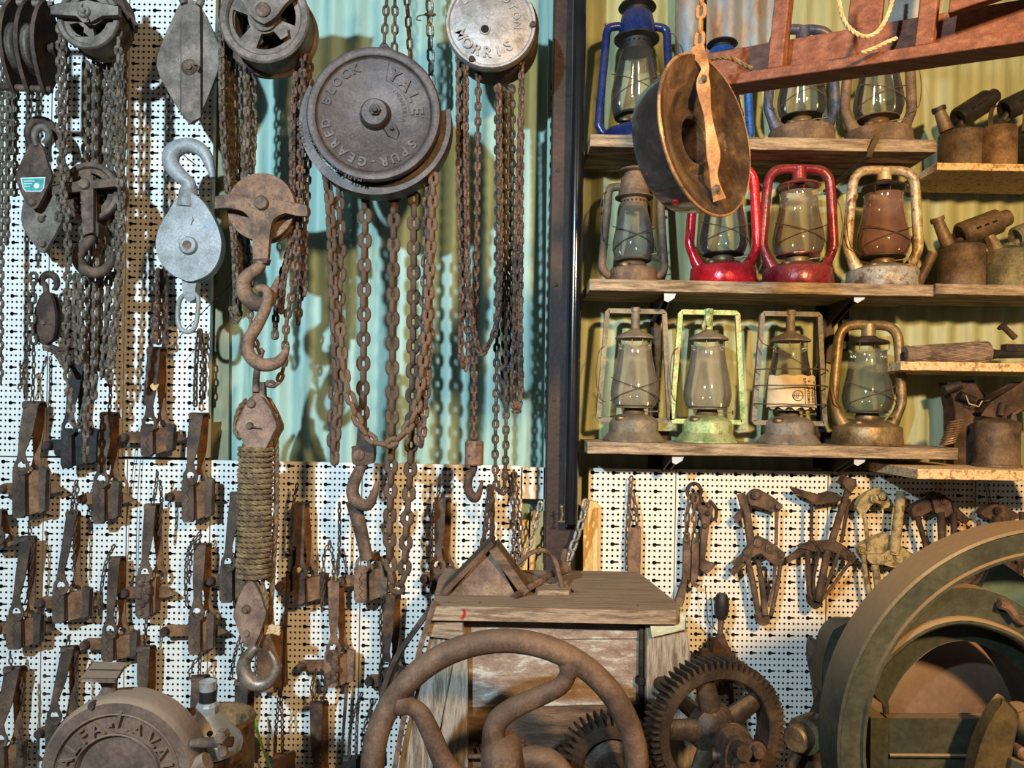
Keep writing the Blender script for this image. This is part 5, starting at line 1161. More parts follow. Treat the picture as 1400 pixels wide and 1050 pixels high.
# ring with chain, two hook rods and a long jaw
t = thing('chain_tongs', 'rusty hooked tongs hung with links from an iron ring on the panel', 'tongs', W(948, 660, T2))
m = MB(); m.tube(PP(ell(949, 672, 9.5, 11, 28), T2), 2.6*S(T2), 8, closed=True); build('ring', m, RUSTDK, t)
for x0, pth in ((941, [(944, 682), (940, 700), (939, 735)]), (949, [(951, 682), (949, 700), (950, 735)])):
    m = MB(); m.chain(PP(smooth(pth, 3), T2-.01), 13*S(T2), .75, .15, 30); build('chain', m, RUST, t)
m = MB(); m.plate(smooth([(935, 738), (938, 733), (944, 738), (943, 790), (940, 792), (936, 820), (930, 834), (922, 826), (932, 796), (934, 780)], 2, True), T2-.006, .012); build('left_arm', m, RUST, t, bevel=.003)
m = MB(); m.plate(smooth([(946, 740), (950, 735), (955, 742), (955, 770), (954, 790), (950, 797), (957, 800), (950, 803), (945, 796), (946, 770)], 2, True), T2-.012, .012); build('right_arm', m, RUST, t, bevel=.003)
m = MB(); m.plate(smooth([(950, 676), (956, 674), (966, 690), (972, 684), (976, 692), (970, 716), (966, 750), (964, 765), (972, 770), (978, 772), (970, 782), (960, 781), (957, 770), (958, 740), (960, 712), (952, 690)], 2, True), T2+.008, .014); build('long_jaw', m, RUST, t, bevel=.003)
m = MB()
for x, y in ((968, 690), (967, 702), (963, 719)): disc(m, x, y, T2+.008, [(0, 4), (2.5, 4), (3.5, 2), (4, 0)], 12)
m.tube(PP(smooth([(972, 686), (979, 696), (978, 710), (972, 708)], 4), T2+.008), .005, 8)
build('rivets', m, RUSTDK, t)
def puller(label, pieces, M=RUST, d=2.235):
    """pieces: (name, kind, data...) drawn in pixels"""
    xs = pieces[0][2][0]; t = thing('gear_puller', label, 'gear puller', W(xs[0], xs[1], d))
    for p in pieces:
        nm, kd, data = p[:3]; dd = d+(p[4] if len(p) > 4 else 0); m = MB()
        if kd == 'plate': m.plate(data, dd, p[3]); build(nm, m, M, t, bevel=.0025)
        elif kd == 'rod': m.tube(PP(data, dd), [q*S(d) for q in p[3]] if hasattr(p[3], '__len__') else p[3]*S(d), 10); build(nm, m, M, t)
        elif kd == 'bolt':
            for q, (x, y, r) in enumerate(data):
                m = MB(); disc(m, x, y, dd, [(0, 4), (r*.6, 4), (r*.62, 2), (r, 2), (r, -2)], 14); build(nm, m, M, t)
    return t
puller('rust-brown two-armed gear puller hanging nearest the wooden mill', [
    ('upper_link', 'plate', smooth([(1022, 680), (1028, 671), (1040, 670), (1060, 682), (1068, 692), (1064, 700), (1052, 698), (1036, 692), (1027, 690)], 2, True), .016),
    ('left_clevis', 'plate', [(1009, 677), (1018, 675), (1026, 700), (1032, 742), (1024, 745), (1017, 702)], .014, -.008),
    ('left_jaw_tip', 'plate', [(1018, 692), (1024, 698), (1008, 714), (1004, 708)], .012, .01),
    ('threaded_rod', 'rod', [(1062, 700), (1061, 745)], 2.6),
    ('cross_head', 'plate', smooth([(1034, 736), (1040, 734), (1052, 740), (1068, 752), (1072, 764), (1066, 772), (1052, 768), (1040, 756), (1026, 764), (1014, 768), (1020, 752)], 2, True), .022, -.012),
    ('side_arm', 'plate', [(1024, 752), (1030, 758), (1006, 774), (1002, 770)], .012, -.006), ('side_arm', 'plate', [(1020, 762), (1026, 766), (1003, 786), (999, 782)], .012, .004),
    ('leg', 'rod', [(1022, 764), (1030, 800), (1036, 836), (1040, 850)], [4.2, 4.4, 4, 3.6], -.004), ('leg', 'rod', [(1036, 766), (1042, 800), (1046, 840)], [3, 4.2, 4.4], -.014), ('leg', 'rod', [(1060, 764), (1058, 800), (1052, 830)], 2.4), ('leg', 'rod', [(1067, 770), (1063, 800), (1054, 842)], 3),
    ('foot', 'plate', smooth([(1034, 842), (1042, 846), (1052, 842), (1052, 852), (1044, 856), (1036, 852)], 2, True), .02, -.01),
    ('pivot_bolt', 'bolt', [(1036, 742, 6), (1052, 750, 6), (1022, 756, 5), (1068, 758, 5), (1065, 692, 4.5), (1033, 677, 5)], 0, -.013)])
puller('long spidery gear puller with a hammer-headed lever, straddling the rusty panel seam', [
    ('cross_bar', 'plate', smooth([(1082, 666), (1100, 671), (1120, 676), (1134, 672), (1150, 678), (1152, 684), (1130, 688), (1116, 690), (1104, 682), (1090, 676)], 2, True), .016),
    ('lever', 'plate', [(1159, 664), (1165, 666), (1142, 742), (1134, 742)], .012, -.014),
    ('lever_head', 'plate', [(1150, 660), (1156, 652), (1170, 656), (1171, 664), (1164, 672), (1157, 666)], .03, -.02),
    ('rod', 'rod', [(1110, 686), (1109, 740)], 2.4), ('rod', 'rod', [(1161, 682), (1150, 742)], 2.6),
    ('lower_head', 'plate', smooth([(1092, 748), (1110, 742), (1140, 740), (1154, 746), (1168, 758), (1170, 768), (1160, 768), (1146, 756), (1130, 754), (1110, 752)], 2, True), .022, -.012),
    ('side_arm', 'plate', [(1096, 750), (1106, 752), (1078, 768), (1076, 764)], .012, -.004), ('side_arm', 'plate', [(1104, 744), (1130, 740), (1132, 746), (1108, 750)], .012, .006),
    ('leg', 'rod', [(1104, 752), (1105, 790), (1108, 822), (1116, 830)], [3.6, 3.6, 4, 4]), ('leg', 'rod', [(1120, 752), (1112, 790), (1112, 812)], 2.4, -.01), ('leg', 'rod', [(1132, 752), (1124, 790), (1118, 822)], [5, 5, 4.5], -.02), ('leg', 'rod', [(1148, 752), (1134, 790), (1122, 818)], 2.6, -.01), ('leg', 'rod', [(1164, 766), (1142, 796), (1124, 820)], 2.2, -.012),
    ('foot', 'plate', smooth([(1106, 816), (1112, 822), (1122, 818), (1124, 826), (1116, 832), (1108, 828)], 2, True), .02, -.012),
    ('tie', 'rod', [(1108, 728), (1114, 740), (1122, 752)], .7, -.024),
    ('pivot_bolt', 'bolt', [(1164, 762, 6), (1120, 748, 5)], 0, -.013)], RUSTDK)
CREAMP = mat('flaking_cream_paint', ['#5f5238', '#8a7b56', '#a99a70', '#6d5636'], 22, .8, .1, .5, 60)
puller('flaking cream-painted gear puller partly behind the big flywheel rim', [
    ('upper_arch', 'plate', smooth([(1172, 694), (1178, 680), (1196, 669), (1210, 672), (1218, 690), (1210, 694), (1196, 686), (1184, 700), (1176, 702)], 2, True), .02),
    ('rod', 'rod', [(1181, 700), (1188, 752)], 2.8), ('main_screw', 'rod', [(1232, 672), (1229, 700), (1222, 758)], [6, 6.5, 7], -.012),
    ('lower_arch', 'plate', smooth([(1174, 750), (1182, 742), (1210, 730), (1222, 740), (1240, 752), (1250, 762), (1240, 776), (1220, 772), (1196, 770), (1180, 764)], 2, True), .022, .004),
    ('lower_clamp', 'plate', smooth([(1186, 758), (1206, 758), (1222, 750), (1236, 764), (1226, 776), (1208, 772), (1190, 770)], 2, True), .02, -.014),
    ('leg', 'rod', [(1180, 758), (1184, 790), (1192, 830)], 3.2), ('leg', 'rod', [(1196, 770), (1200, 800), (1210, 850)], 5), ('leg', 'rod', [(1236, 776), (1230, 810), (1220, 850)], 4),
    ('pivot_bolt', 'bolt', [(1195, 682, 5.5), (1206, 678, 5), (1178, 752, 5), (1214, 762, 5.5), (1226, 760, 5.5)], 0, -.013)], CREAMP)
puller('brown gear puller behind the top of the flywheel rim, right of the cream one', [
    ('upper_arch', 'plate', smooth([(1246, 702), (1250, 690), (1270, 682), (1282, 684), (1280, 694), (1262, 704), (1254, 712)], 2, True), .02),
    ('clevis', 'plate', [(1272, 676), (1284, 674), (1300, 684), (1304, 700), (1294, 706), (1280, 700)], .03, -.014),
    ('rod', 'rod', [(1254, 706), (1264, 740), (1272, 790)], [4, 3.4, 3]), ('screw', 'rod', [(1286, 700), (1288, 740), (1292, 800)], 5, -.01), ('arm', 'plate', [(1300, 690), (1308, 694), (1326, 710), (1320, 716), (1302, 704)], .014),
    ('rod', 'rod', [(1304, 700), (1304, 740), (1302, 790)], 4),
    ('lower_head', 'plate', smooth([(1256, 790), (1272, 772), (1300, 766), (1320, 776), (1336, 788), (1320, 798), (1290, 796), (1270, 800)], 2, True), .024, -.01),
    ('leg', 'rod', [(1268, 796), (1276, 830), (1282, 870)], 5), ('leg', 'rod', [(1300, 796), (1302, 850)], 4), ('leg', 'rod', [(1318, 792), (1316, 840)], 4),
    ('pivot_bolt', 'bolt', [(1290, 684, 5), (1282, 778, 5), (1312, 782, 5)], 0, -.015)], RUSTDK)
puller('dark gear puller seen through the flywheel at the right edge', [
    ('upper_arch', 'plate', smooth([(1340, 702), (1352, 692), (1372, 690), (1384, 698), (1396, 706), (1380, 712), (1356, 710)], 2, True), .024),
    ('rod', 'rod', [(1338, 712), (1338, 760), (1334, 800)], 3), ('screw', 'rod', [(1364, 706), (1362, 750), (1358, 800)], 6, -.01), ('rod', 'rod', [(1384, 708), (1382, 760)], 3.4),
    ('lower_head', 'plate', smooth([(1330, 778), (1340, 768), (1366, 764), (1390, 772), (1392, 786), (1360, 790)], 2, True), .024), ('leg', 'rod', [(1340, 786), (1346, 840)], 4), ('leg', 'rod', [(1380, 786), (1378, 840)], 4),
    ('arm', 'rod', [(1330, 800), (1352, 780), (1372, 760)], 4, -.014), ('pivot_bolt', 'bolt', [(1364, 698, 5), (1360, 776, 5)], 0, -.013)], RUSTDK)
puller('dark jointed puller at the far right edge above the flywheel', [
    ('head', 'plate', smooth([(1384, 742), (1400, 736), (1420, 744), (1420, 768), (1396, 770), (1384, 760)], 2, True), .03), ('rod', 'rod', [(1398, 736), (1397, 700)], 4), ('leg', 'rod', [(1394, 768), (1396, 820)], 4), ('leg', 'rod', [(1410, 768), (1412, 820)], 4), ('pivot_bolt', 'bolt', [(1396, 750, 5)], 0, -.004)], RUSTDK)
m = MB(); m.tube(PP([(1346, 660), (1350, 680), (1356, 698)], 2.27), .002, 6); m.tube(PP([(1349, 660), (1354, 680), (1358, 698)], 2.27), .002, 6); m.tube(PP(ell(1348, 655, 4, 6, 14), 2.2), .0012, 5, closed=True)
solo('wire_hanger', m, STEELCH, 'thin pale wire hanger under the lowest right shelf board', 'wire', W(1348, 655, 2.24))
# hand drill with a dark wooden grip
t = thing('hand_drill', 'old breast drill with a dark oval grip hanging behind the big spur gear', 'drill', W(987, 900, T2))
m = MB(); a, b = W(986, 846, 2.22), W(987, 811, 2.22); m.lathe([(0, 0), (.014, 0), (.019, .012), (.0215, .035), (.02, .058), (.014, .072), (0, .0735)], a, b-a, 24); build('grip', m, BLACK, t)
m = MB(); m.tube(PP([(986, 845), (985, 862), (984, 882)], 2.22), [.010, .008, .012], 14); m.lathe([(.009, 0), (.014, .002), (.014, .014), (.009, .016)], W(985, 876, 2.22), (0, 0, 1), 18); build('spindle', m, RUSTDK, t)
m = MB(); m.plate(smooth([(978, 876), (992, 876), (1000, 896), (1006, 906), (966, 906), (972, 896)], 1, True), 2.2, .03); m.plate([(962, 894), (1004, 894), (1005, 910), (961, 910)], 2.19, .05); build('frame_head', m, RUSTDK, t, bevel=.004)
m = MB(); m.tube(PP([(972, 908), (970, 960), (974, 1010)], 2.22), .012, 10); m.tube(PP([(996, 908), (1000, 960), (994, 1010)], 2.22), .009, 10); build('side_frame', m, RUSTDK, t)
m = MB(); disc(m, 985, 936, 2.21, [(0, 6), (12, 6), (14, 2), (14, -8), (0, -8)], 24); m.tube(PP([(985, 936), (1002, 930), (1014, 934)], 2.19), .008, 8); build('drill_gear', m, RUSTDK, t)
m = MB(); m.tube(PP(smooth([(980, 862), (974, 858), (968, 848), (966, 820), (964, 800)], 4), 2.24), .0015, 5); m.tube(PP(smooth([(992, 864), (995, 866), (993, 860)], 4), 2.22), .0018, 5); build('wire_loop', m, RUSTDK, t)
# hook plate beside the flywheel
T_ = 2.27; t = thing('latch_hook', 'dark hooked iron plate hanging just left of the flywheel', 'hook', W(1112, 900, 2.24))
m = MB(); m.plate(smooth([(1107, 876), (1112, 873), (1121, 880), (1115, 884), (1112, 892), (1116, 910), (1122, 930), (1126, 960), (1116, 960), (1112, 930), (1106, 900)], 2, True), 2.275, .02); build('hook', m, RUST, t, bevel=.002)
# ================================================================= wooden mill in the middle
ztop = W(760, 832, 1.72).z
t = thing('wooden_mill', 'weathered wooden mill box with a thick plank top standing in front of the column', 'mill', (.09, 1.93, 0))
xl, xr = W(588, 834, 1.72).x, W(932, 834, 1.72).x
m = MB(); vs = []; fs = []
outl = [(xl+.004, 1.72), (xl+.12, 1.722), (xr-.1, 1.718), (xr-.012, 1.722), (xr, 1.735), (xr+.006, 1.78), (xr-.03, 2.12), (xr-.04, 2.13), (xl+.0, 2.13), (xl-.008, 2.0)]
hole = [(.04, 1.87), (.17, 1.88), (.155, 1.93), (.05, 1.925)]
m.ext([(x, y, ztop) for x, y in outl], [[(x, y, ztop) for x, y in hole]], (0, 0, -.031)); build('plank_top', m, OLDWOODH, t, bevel=.003)
def mplate(nm, pts, d, th, mt, bev=.003, **k):
    m = MB(); m.plate(pts, d, th); return build(nm, m, mt, t, bevel=bev, **k)
mplate('front_board', [(632, 851), (874, 848), (874, 873), (632, 874)], 1.775, .02, PAINTWOOD)
mplate('front_board', [(634, 874.6), (874, 873.6), (873, 962), (636, 965)], 1.778, .02, PAINTWOOD)
BOARDBR = mat('brown_stained_board', ['#3c2e22', '#574434', '#6d5844'], 6, .85, 0, .5, 24, stretch=(1, 6, 6))
mplate('front_board', [(636, 966), (873, 963), (873, 1120), (637, 1120)], 1.78, .02, BOARDBR)
mplate('corner_block', [(584, 847), (634, 848), (632, 874), (582, 868)], 1.735, .04, OLDWOODH)
mplate('corner_block', [(889, 842), (936, 838), (938, 860), (893, 869)], 1.735, .04, mat('pale_green_block', ['#8b8e7c', '#a5a894', '#b5b49c'], 6, .85, 0, .5, 20, stretch=(1, 6, 6)))
mplate('leg', [(590, 868), (623, 872), (601, 1000), (574, 1150), (528, 1150), (552, 1010)], 1.75, .05, OLDWOOD)
mplate('leg', [(624, 872), (640, 872), (640, 1150), (576, 1150), (603, 1000)], 1.755, .045, OLDWOOD)
mplate('leg', [(883, 848), (938, 862), (950, 960), (958, 1150), (884, 1150)], 1.75, .05, OLDWOOD)
mplate('leg', [(876, 845), (890, 845), (894, 1150), (876, 1150)], 1.775, .02, BLACK)
for nm, (x0, x1, y0, y1) in {'side_panel': (xl+.02, xl+.04, 1.80, 2.08)}.items():
    for xx in (xl+.02, xr-.05):
        m = MB(); m.box((xx, 1.94, ztop/2+.05), (.02, .28, ztop-.16)); build(nm, m, BOARDBR, t)
for xx in (xl+.03, xr-.06):
    m = MB(); m.box((xx, 2.07, (ztop-.031)/2), (.06, .05, ztop-.031)); build('rear_leg', m, OLDWOOD, t, bevel=.003)
    m = MB(); m.box((xx, 1.79, .34), (.07, .05, .68)); build('lower_leg', m, OLDWOOD, t, bevel=.003)
m = MB(); m.cyl(W(877, 846, 1.765), W(876, 992, 1.765), .006, 10); m.lathe([(.011, -.008), (.013, -.006), (.013, .006), (.011, .008)], W(876, 930, 1.765), (0, 0, 1), 14); build('tie_rod', m, BLACK, t)
m = MB(); m.bar(PP([(594, 822), (576, 880), (556, 960), (536, 1070)], 1.72), .012, .006, (1, 0, 0)); build('edge_strap', m, RUST, t)
for x, y in ((613, 826), (656, 824), (873, 826)):
    m = MB(); m.lathe([(.003, 0), (.003, .0008), (0, .001)], Vector((W(x, y, 1.75).x, 1.76, ztop)), (0, 0, 1), 8); build('nail', m, RUSTDK, t)
m = MB(); m.tube([Vector((W(648, 0, 1.72).x, 1.7185, ztop-.004)), Vector((W(650, 0, 1.72).x, 1.7175, ztop-.014)), Vector((W(646, 0, 1.72).x, 1.7175, ztop-.026))], .0025, 6); build('paint_mark', m, REDL, t, label='small red paint mark')
m = MB(); m.plate([(652, 1022), (720, 1022), (718, 1034), (656, 1034)], 1.76, .02); m.tube(PP([(640, 1034), (780, 1036)], 1.75), .006, 8); m.plate([(656, 1018), (676, 1018), (674, 1026), (658, 1026)], 1.755, .02); m.plate([(700, 1018), (716, 1018), (714, 1026), (702, 1026)], 1.755, .02); build('bearing_bracket', m, RUSTDK, t, bevel=.002)
# faint white stencil on the front board
m = MB()
for i, ch in enumerate('SMITH'):
    p = W(858, 912-i*9, 1.7772); letter(m, ch, Matrix.Translation(p) @ (CAMF @ Matrix.Rotation(pi/2, 3, 'Z')).to_4x4() @ Matrix.Scale(13*S(1.777), 4), .03, -.02)
build('stencil', m, mat('worn_white_stencil', ['#8a7768', '#a39a90', '#c0c0bc'], 60, .9, 0, .1), t)
# triangular wedge on the mill
zt = ztop+.001
def onTop(px, y): return W(px, PY+(CZ-zt)*F/y, y).x
t = thing('wooden_wedge', 'triangular dusty wooden block leaning on the left half of the mill top', 'wood block', (onTop(660, 1.86), 1.86, zt))
m = MB(); xa, xb, xc = onTop(617, 1.84), onTop(704, 1.84), onTop(668, 1.84); m.ext([(xa, 1.83, zt), (xb, 1.83, zt), (xc, 1.86, zt+.105)], [], (0, .09, 0)); build('block', m, mat('dusty_wedge', ['#4d3e32', '#67554a', '#7d6a58'], 12, .95, 0, .4, 60), t, bevel=.002)
m = MB(); 
def slat(p, q, w0, w1, th):
    p, q = Vector(p), Vector(q); ax = (q-p); nrm = Vector((-ax.z, 0, ax.x)).normalized()*th
    if nrm.z < 0: nrm = -nrm
    m = MB(); m.ext([p+Vector((0, w0, 0)), q+Vector((0, w0, 0)), q+Vector((0, w1, 0)), p+Vector((0, w1, 0))], [], nrm); return m
build('left_slat', slat((xa-.012, 1.83, zt), (xc+.012, 1.86, zt+.118), -.015, .09, .012), RUSTDK, t, bevel=.001)
build('right_slat', slat((xc+.002, 1.85, zt+.105), (xb+.018, 1.84, zt), -.022, .08, .022), BOARDBR, t, bevel=.002)
t = thing('wire_handle_lever', 'rusty arched handle and lever lying on the mill top', 'lever', (onTop(745, 1.9), 1.9, zt))
m = MB(); P0 = Vector((onTop(706, 1.88), 1.88, zt+.06)); m.tube([Vector(q) for q in smooth([(onTop(706, 1.88), 1.88, zt+.062), (onTop(724, 1.9), 1.9, zt+.088), (onTop(742, 1.92), 1.92, zt+.092), (onTop(757, 1.93), 1.93, zt+.07), (onTop(765, 1.9), 1.9, zt+.03), (onTop(769, 1.86), 1.86, zt+.006)], 4)], .006, 8); build('handle', m, RUST, t)
m = MB(); m.tube([(onTop(704, 1.80), 1.80, zt+.006), (onTop(735, 1.9), 1.88, zt+.02), (onTop(760, 1.98), 1.98, zt+.03)], .008, 8); m.tube([(onTop(756, 1.98), 1.96, zt+.03), (onTop(775, 2.0), 1.98, zt+.04)], .017, 10); m.tube([(onTop(768, 1.98), 1.98, zt+.03), (onTop(772, 2.02), 2.02, zt+.075)], .008, 8); build('lever_arm', m, RUST, t)
m = MB(); m.ext([(onTop(735, 1.86), 1.84, zt), (onTop(778, 1.86), 1.85, zt), (onTop(774, 1.9), 1.9, zt), (onTop(728, 1.9), 1.9, zt)], [], (0, 0, .012)); build('broken_slat', m, OLDWOODH, t, bevel=.002)
t = thing('small_tap', 'small brass tap fixed to the lower end of the black pipe', 'tap', W(769, 705, 2.14))
m = MB(); m.tube(PP([(768, 694), (769, 704), (767, 712)], 2.14), .004, 8); m.tube(PP([(763, 713), (772, 713)], 2.138), .003, 8); m.ball(W(768, 693, 2.14), .006); build('tap_body', m, BURN, t)
# curved iron band behind the mill's left side
m = MB(); m.bar(PP(smooth([(592, 828), (570, 858), (545, 895), (528, 940), (520, 990), (522, 1050)], 5), 1.95), .05, .012, (.15, 1, 0)); solo('iron_band', m, RUSTDK, 'dark curved iron band behind the left side of the mill', 'band', W(545, 895, 1.95))

# ================================================================= handwheel
HW = 1.42
t = thing('handwheel', 'large brown iron handwheel with curved spokes in front of the wooden mill', 'handwheel', W(690, 1050, HW))
hc = (690, 1052)
def hp(x, y, dz=0): return W(x, y, HW+dz)
tilt = lambda a: .05*cos(radians(a))
m = MB(); m.tube([W(hc[0]+181*cos(radians(a)), hc[1]-176*sin(radians(a)), HW+.012+.004*sin(radians(a-30))) for a in range(0, 360, 5)], 16.5*S(HW), 16, closed=True); build('rim', m, HANDRUST, t)
for q in range(4):
    # S-shaped spoke, turned by a quarter each time
    base = [(0, -10, .03), (-14, -30, .025), (-12, -62, .02), (12, -84, .012), (52, -102, .006), (80, -118, .002), (92, -148, 0)]
    ca, sa = cos(radians(-90*q)), sin(radians(-90*q)); pth = [(hc[0]+x*ca-y*sa, hc[1]+x*sa+y*ca, HW+.012+z) for x, y, z in base]
    m = MB(); pp = smooth(pth, 5); m.tube(PP(pp), [(18-7*i/len(pp)+(5 if i > len(pp)-4 else 0))*S(HW) for i in range(len(pp))], 14); build('spoke', m, HANDRUST, t)
m = MB(); disc(m, hc[0]-4, hc[1]-6, HW, [(0, 14), (14, 14), (20, 10), (27, 0), (30, -18), (28, -50), (0, -50)], 32); build('hub', m, HANDRUST, t)
m = MB(); m.cyl(W(hc[0]-4, hc[1]-6, HW+.05), W(hc[0]-4, hc[1]-6, 1.735), .02, 14); build('shaft', m, RUSTDK, t)

# ================================================================= spur gears
def gear(name, label, cx, cy, d, R, teeth, width, axis, spokes, rim_w=17, a_off=90, M=GEARM, hub=44, skew=.0, tl=13):
    t = thing(name, label, 'gear', W(cx, cy, d)); u = S(d); o = W(cx, cy, d); ax = Vector(axis).normalized()
    ux = (Vector((1, 0, 0))-ax*ax.x).normalized(); uz = -ax.cross(ux); 
    if uz.z < 0: uz = -uz
    R0 = R-tl
    m = MB(); m.lathe([((R0-rim_w)*u, 0), ((R0-rim_w+2)*u, .003), ((R0-1)*u, .003), (R0*u, 0), (R0*u, -width), ((R0-rim_w)*u, -width)], o, ax, 72, closed=True); build('rim', m, M, t)
    m = MB()
    for k in range(teeth):
        a = 2*pi*k/teeth; pts = []
        for r, wv in ((R0-1, .34), (R0+tl*.55, .25), (R, .13)):
            for s in (-1, 1): pts.append((r, a+s*wv*2*pi/teeth))
        order = [pts[0], pts[2], pts[4], pts[5], pts[3], pts[1]]
        f = [o+(ux*cos(b)+uz*sin(b))*(r*u)+ax*.001 for r, b in order]; bk = [o+(ux*cos(b+skew)+uz*sin(b+skew))*(r*u)-ax*width for r, b in order]
        m.add(f+bk, [(0, 1, 2, 3, 4, 5), (11, 10, 9, 8, 7, 6)]+[(i, i+6, (i+1) % 6+6, (i+1) % 6) for i in range(6)])
    build('teeth', m, M, t, ang=25)
    for k in range(spokes):
        a = radians(a_off+360*k/spokes); dr = ux*cos(a)+uz*sin(a); m = MB()
        m.tube([o+dr*(hub*.5*u)-ax*(width*.4), o+dr*((R0-rim_w+2)*u)-ax*(width*.45)], [17*u, 13*u], 12, flat=.6, up=ax); build('spoke', m, M, t)
    m = MB(); m.lathe([(0, .006), (hub*.5*u, .006), (hub*.55*u, .0), (hub*.95*u, -width*.25), (hub*u, -width*.8), (0, -width)], o, ax, 32); build('hub', m, M, t)
    m = MB(); m.cyl(o-ax*(.09 if d > 1.5 else .3), o+ax*.09, 12*u, 16); build('shaft', m, M, t)
    return t, o, ax
g1, go, gax = gear('spur_gear', 'large greasy spur gear with four spokes right of the wooden mill', 985, 1004, 1.465, 99, 66, .05, (.20, -.97, .02), 5, 15, 104, skew=.05, hub=36, tl=10)
g2, _, _ = gear('spur_gear', 'smaller spur gear half hidden behind the handwheel', 836, 1052, 1.56, 72, 42, .045, (.1, -.99, 0), 4, 18, 45, skew=.05)
t = thing('shaft_bearing', 'brown clamped shaft bearing with square-headed bolts in front of the large gear', 'bearing', W(1012, 1030, 1.36))
m = MB(); m.plate(smooth([(992, 1020), (1004, 1010), (1026, 1010), (1036, 1022), (1040, 1060), (1046, 1120), (988, 1120), (990, 1060)], 2, True), 1.33, .06); build('bearing_cap', m, RUSTDK, t, bevel=.006)
for x, y in ((1034, 1026), (1013, 1046)):
    m = MB(); disc(m, x, y, 1.325, [(0, 12), (7.5, 12), (9, 10), (9, 0)], 6); disc(m, x, y, 1.328, [(0, 2), (13, 2), (13, 0)], 20); build('bolt', m, RUSTDK, t)
m = MB(); m.cyl(W(995, 1012, 1.37), W(1018, 1030, 1.30), .014, 14); m.cyl(W(975, 1032, 1.37), W(1000, 1034, 1.36), .012, 12); build('shaft_stub', m, GEARM, t)
m = MB(); a_ = W(1015, 1120, 1.36); m.box((a_.x, 1.38, a_.z/2), (.09, .10, a_.z)); build('pedestal', m, RUSTDK, t, bevel=.004)
t = thing('shaft_boss', 'olive greasy shaft boss between the spur gear and the flywheel', 'bearing', W(1102, 1005, 1.5))
m = MB(); ax = Vector((-.8, -.6, 0)); m.lathe([(0, .05), (.022, .05), (.026, .045), (.026, .02), (.036, .018), (.036, -.02), (.03, -.03), (0, -.03)], W(1106, 1003, 1.5), ax, 24); build('boss', m, mat('olive_grease', ['#42372a', '#5b4d38', '#75654a'], 14, .5, .3, .3), t)
m = MB(); m.plate([(1095, 1020), (1108, 1004), (1128, 960), (1134, 930), (1144, 960), (1136, 1060), (1092, 1060)], 1.53, .04); build('bracket', m, RUSTDK, t, bevel=.004)
m = MB(); m.tube(PP([(1080, 1050), (1100, 1010), (1120, 976)], 1.5), .011, 10); build('arm', m, GEARM, t)

# ================================================================= green engine with flywheel
t = thing('flywheel_engine', 'dark green stationary engine with a big dusty flywheel at the right edge', 'engine', W(1440, 1020, 1.45))
FD = 1.35
m = MB(); c = W(1450, 1025, FD); u = S(FD); R = 305
m.lathe([(R*u, -.002), (R*u, -.084), ((R-8)*u, -.088), ((R-30)*u, -.088), ((R-34)*u, -.06), ((R-40)*u, -.05), ((R-40)*u, -.004), ((R-38)*u, .002), ((R-34)*u, .002), ((R-32)*u, -.004), ((R-6)*u, -.004), ((R-4)*u, 0)], c, (0, -1, 0), 128, closed=True); build('flywheel_rim', m, GREENENG, t)
m = MB(); 
for k in range(6):
    a = radians(15+60*k); dr = Vector((cos(a), 0, sin(a))); m = MB()
    if 60 < (15+60*k) % 360 < 200: continue
    m.tube([c+dr*.05+Vector((0, .045, 0)), c+dr*((R-36)*u)+Vector((0, .045, 0))], [.05, .035], 12, flat=.5, up=(0, 1, 0)); build('flywheel_spoke', m, GREENENG, t)
m = MB(); m.lathe([(0, .0), (.03, .0), (.036, -.02), (.04, -.12), (0, -.12)], c, (0, -1, 0), 32); build('flywheel_hub', m, GREENENG, t)
# guard plate behind the rim with a rolled inner lip
inner = smooth([(1470, 985), (1440, 925), (1400, 880), (1356, 858), (1310, 850), (1262, 862), (1216, 896), (1184, 938)], 4)
outer = smooth([(1168, 930), (1194, 880), (1222, 834)], 3)+[(1258, 823), (1284, 816)]+smooth([(1287, 806), (1330, 804), (1372, 815), (1410, 838), (1450, 872), (1500, 940)], 3)
m = MB(); m.plate(outer+inner, 1.39, .05); build('guard_plate', m, GREENENG, t, bevel=.003)
m = MB(); m.tube(PP([(x, y-2) for x, y in inner], 1.385), .0085, 10, flat=1.3); build('guard_lip', m, GREENENG, t)
m = MB(); m.plate([(x-(x-1320)*.03, y+2) for x, y in inner]+[(x-(x-1320)*.19, y+26+(y-850)*.02) for x, y in reversed(inner)], 1.45, .10); build('inner_guard', m, GREENFACE, t, bevel=.003)
# drum behind
m = MB(); m.lathe([(0, .03), (.08, .027), (.14, .016), (.19, .0), (.207, -.02), (.213, -.06), (.213, -.16), (0, -.16)], W(1296, 996, 1.585), (.05, -1, .22), 56); build('drum', m, DRUMBROWN, t)
m = MB(); m.tube(PP(smooth([(1193, 905), (1203, 930), (1210, 960), (1212, 990)], 4), 1.52), .006, 8); build('drum_seam', m, GREENFACE, t)
def eplate(nm, pts, d, th, mt=GREENFACE, bev=.003):
    m = MB(); m.plate(pts, d, th); return build(nm, m, mt, t, bevel=bev)
eplate('front_housing', [(1215, 984), (1372, 985), (1370, 1031), (1216, 1030)], 1.49, .03)
eplate('front_housing', [(1216, 1036), (1370, 1037), (1370, 1300), (1217, 1300)], 1.49, .03)
m = MB(); m.tube(PP([(1216, 1033), (1368, 1034)], 1.482), .004, 8); build('housing_bead', m, GREENENG, t)
eplate('corner_post', [(1192, 983), (1213, 983), (1213, 1300), (1190, 1300)], 1.475, .1)
m = MB(); 
for k in range(9): m.plate([(1162, 986+k*16), (1182, 988+k*16), (1183, 996+k*16), (1162, 998+k*16)], 1.50, .04)
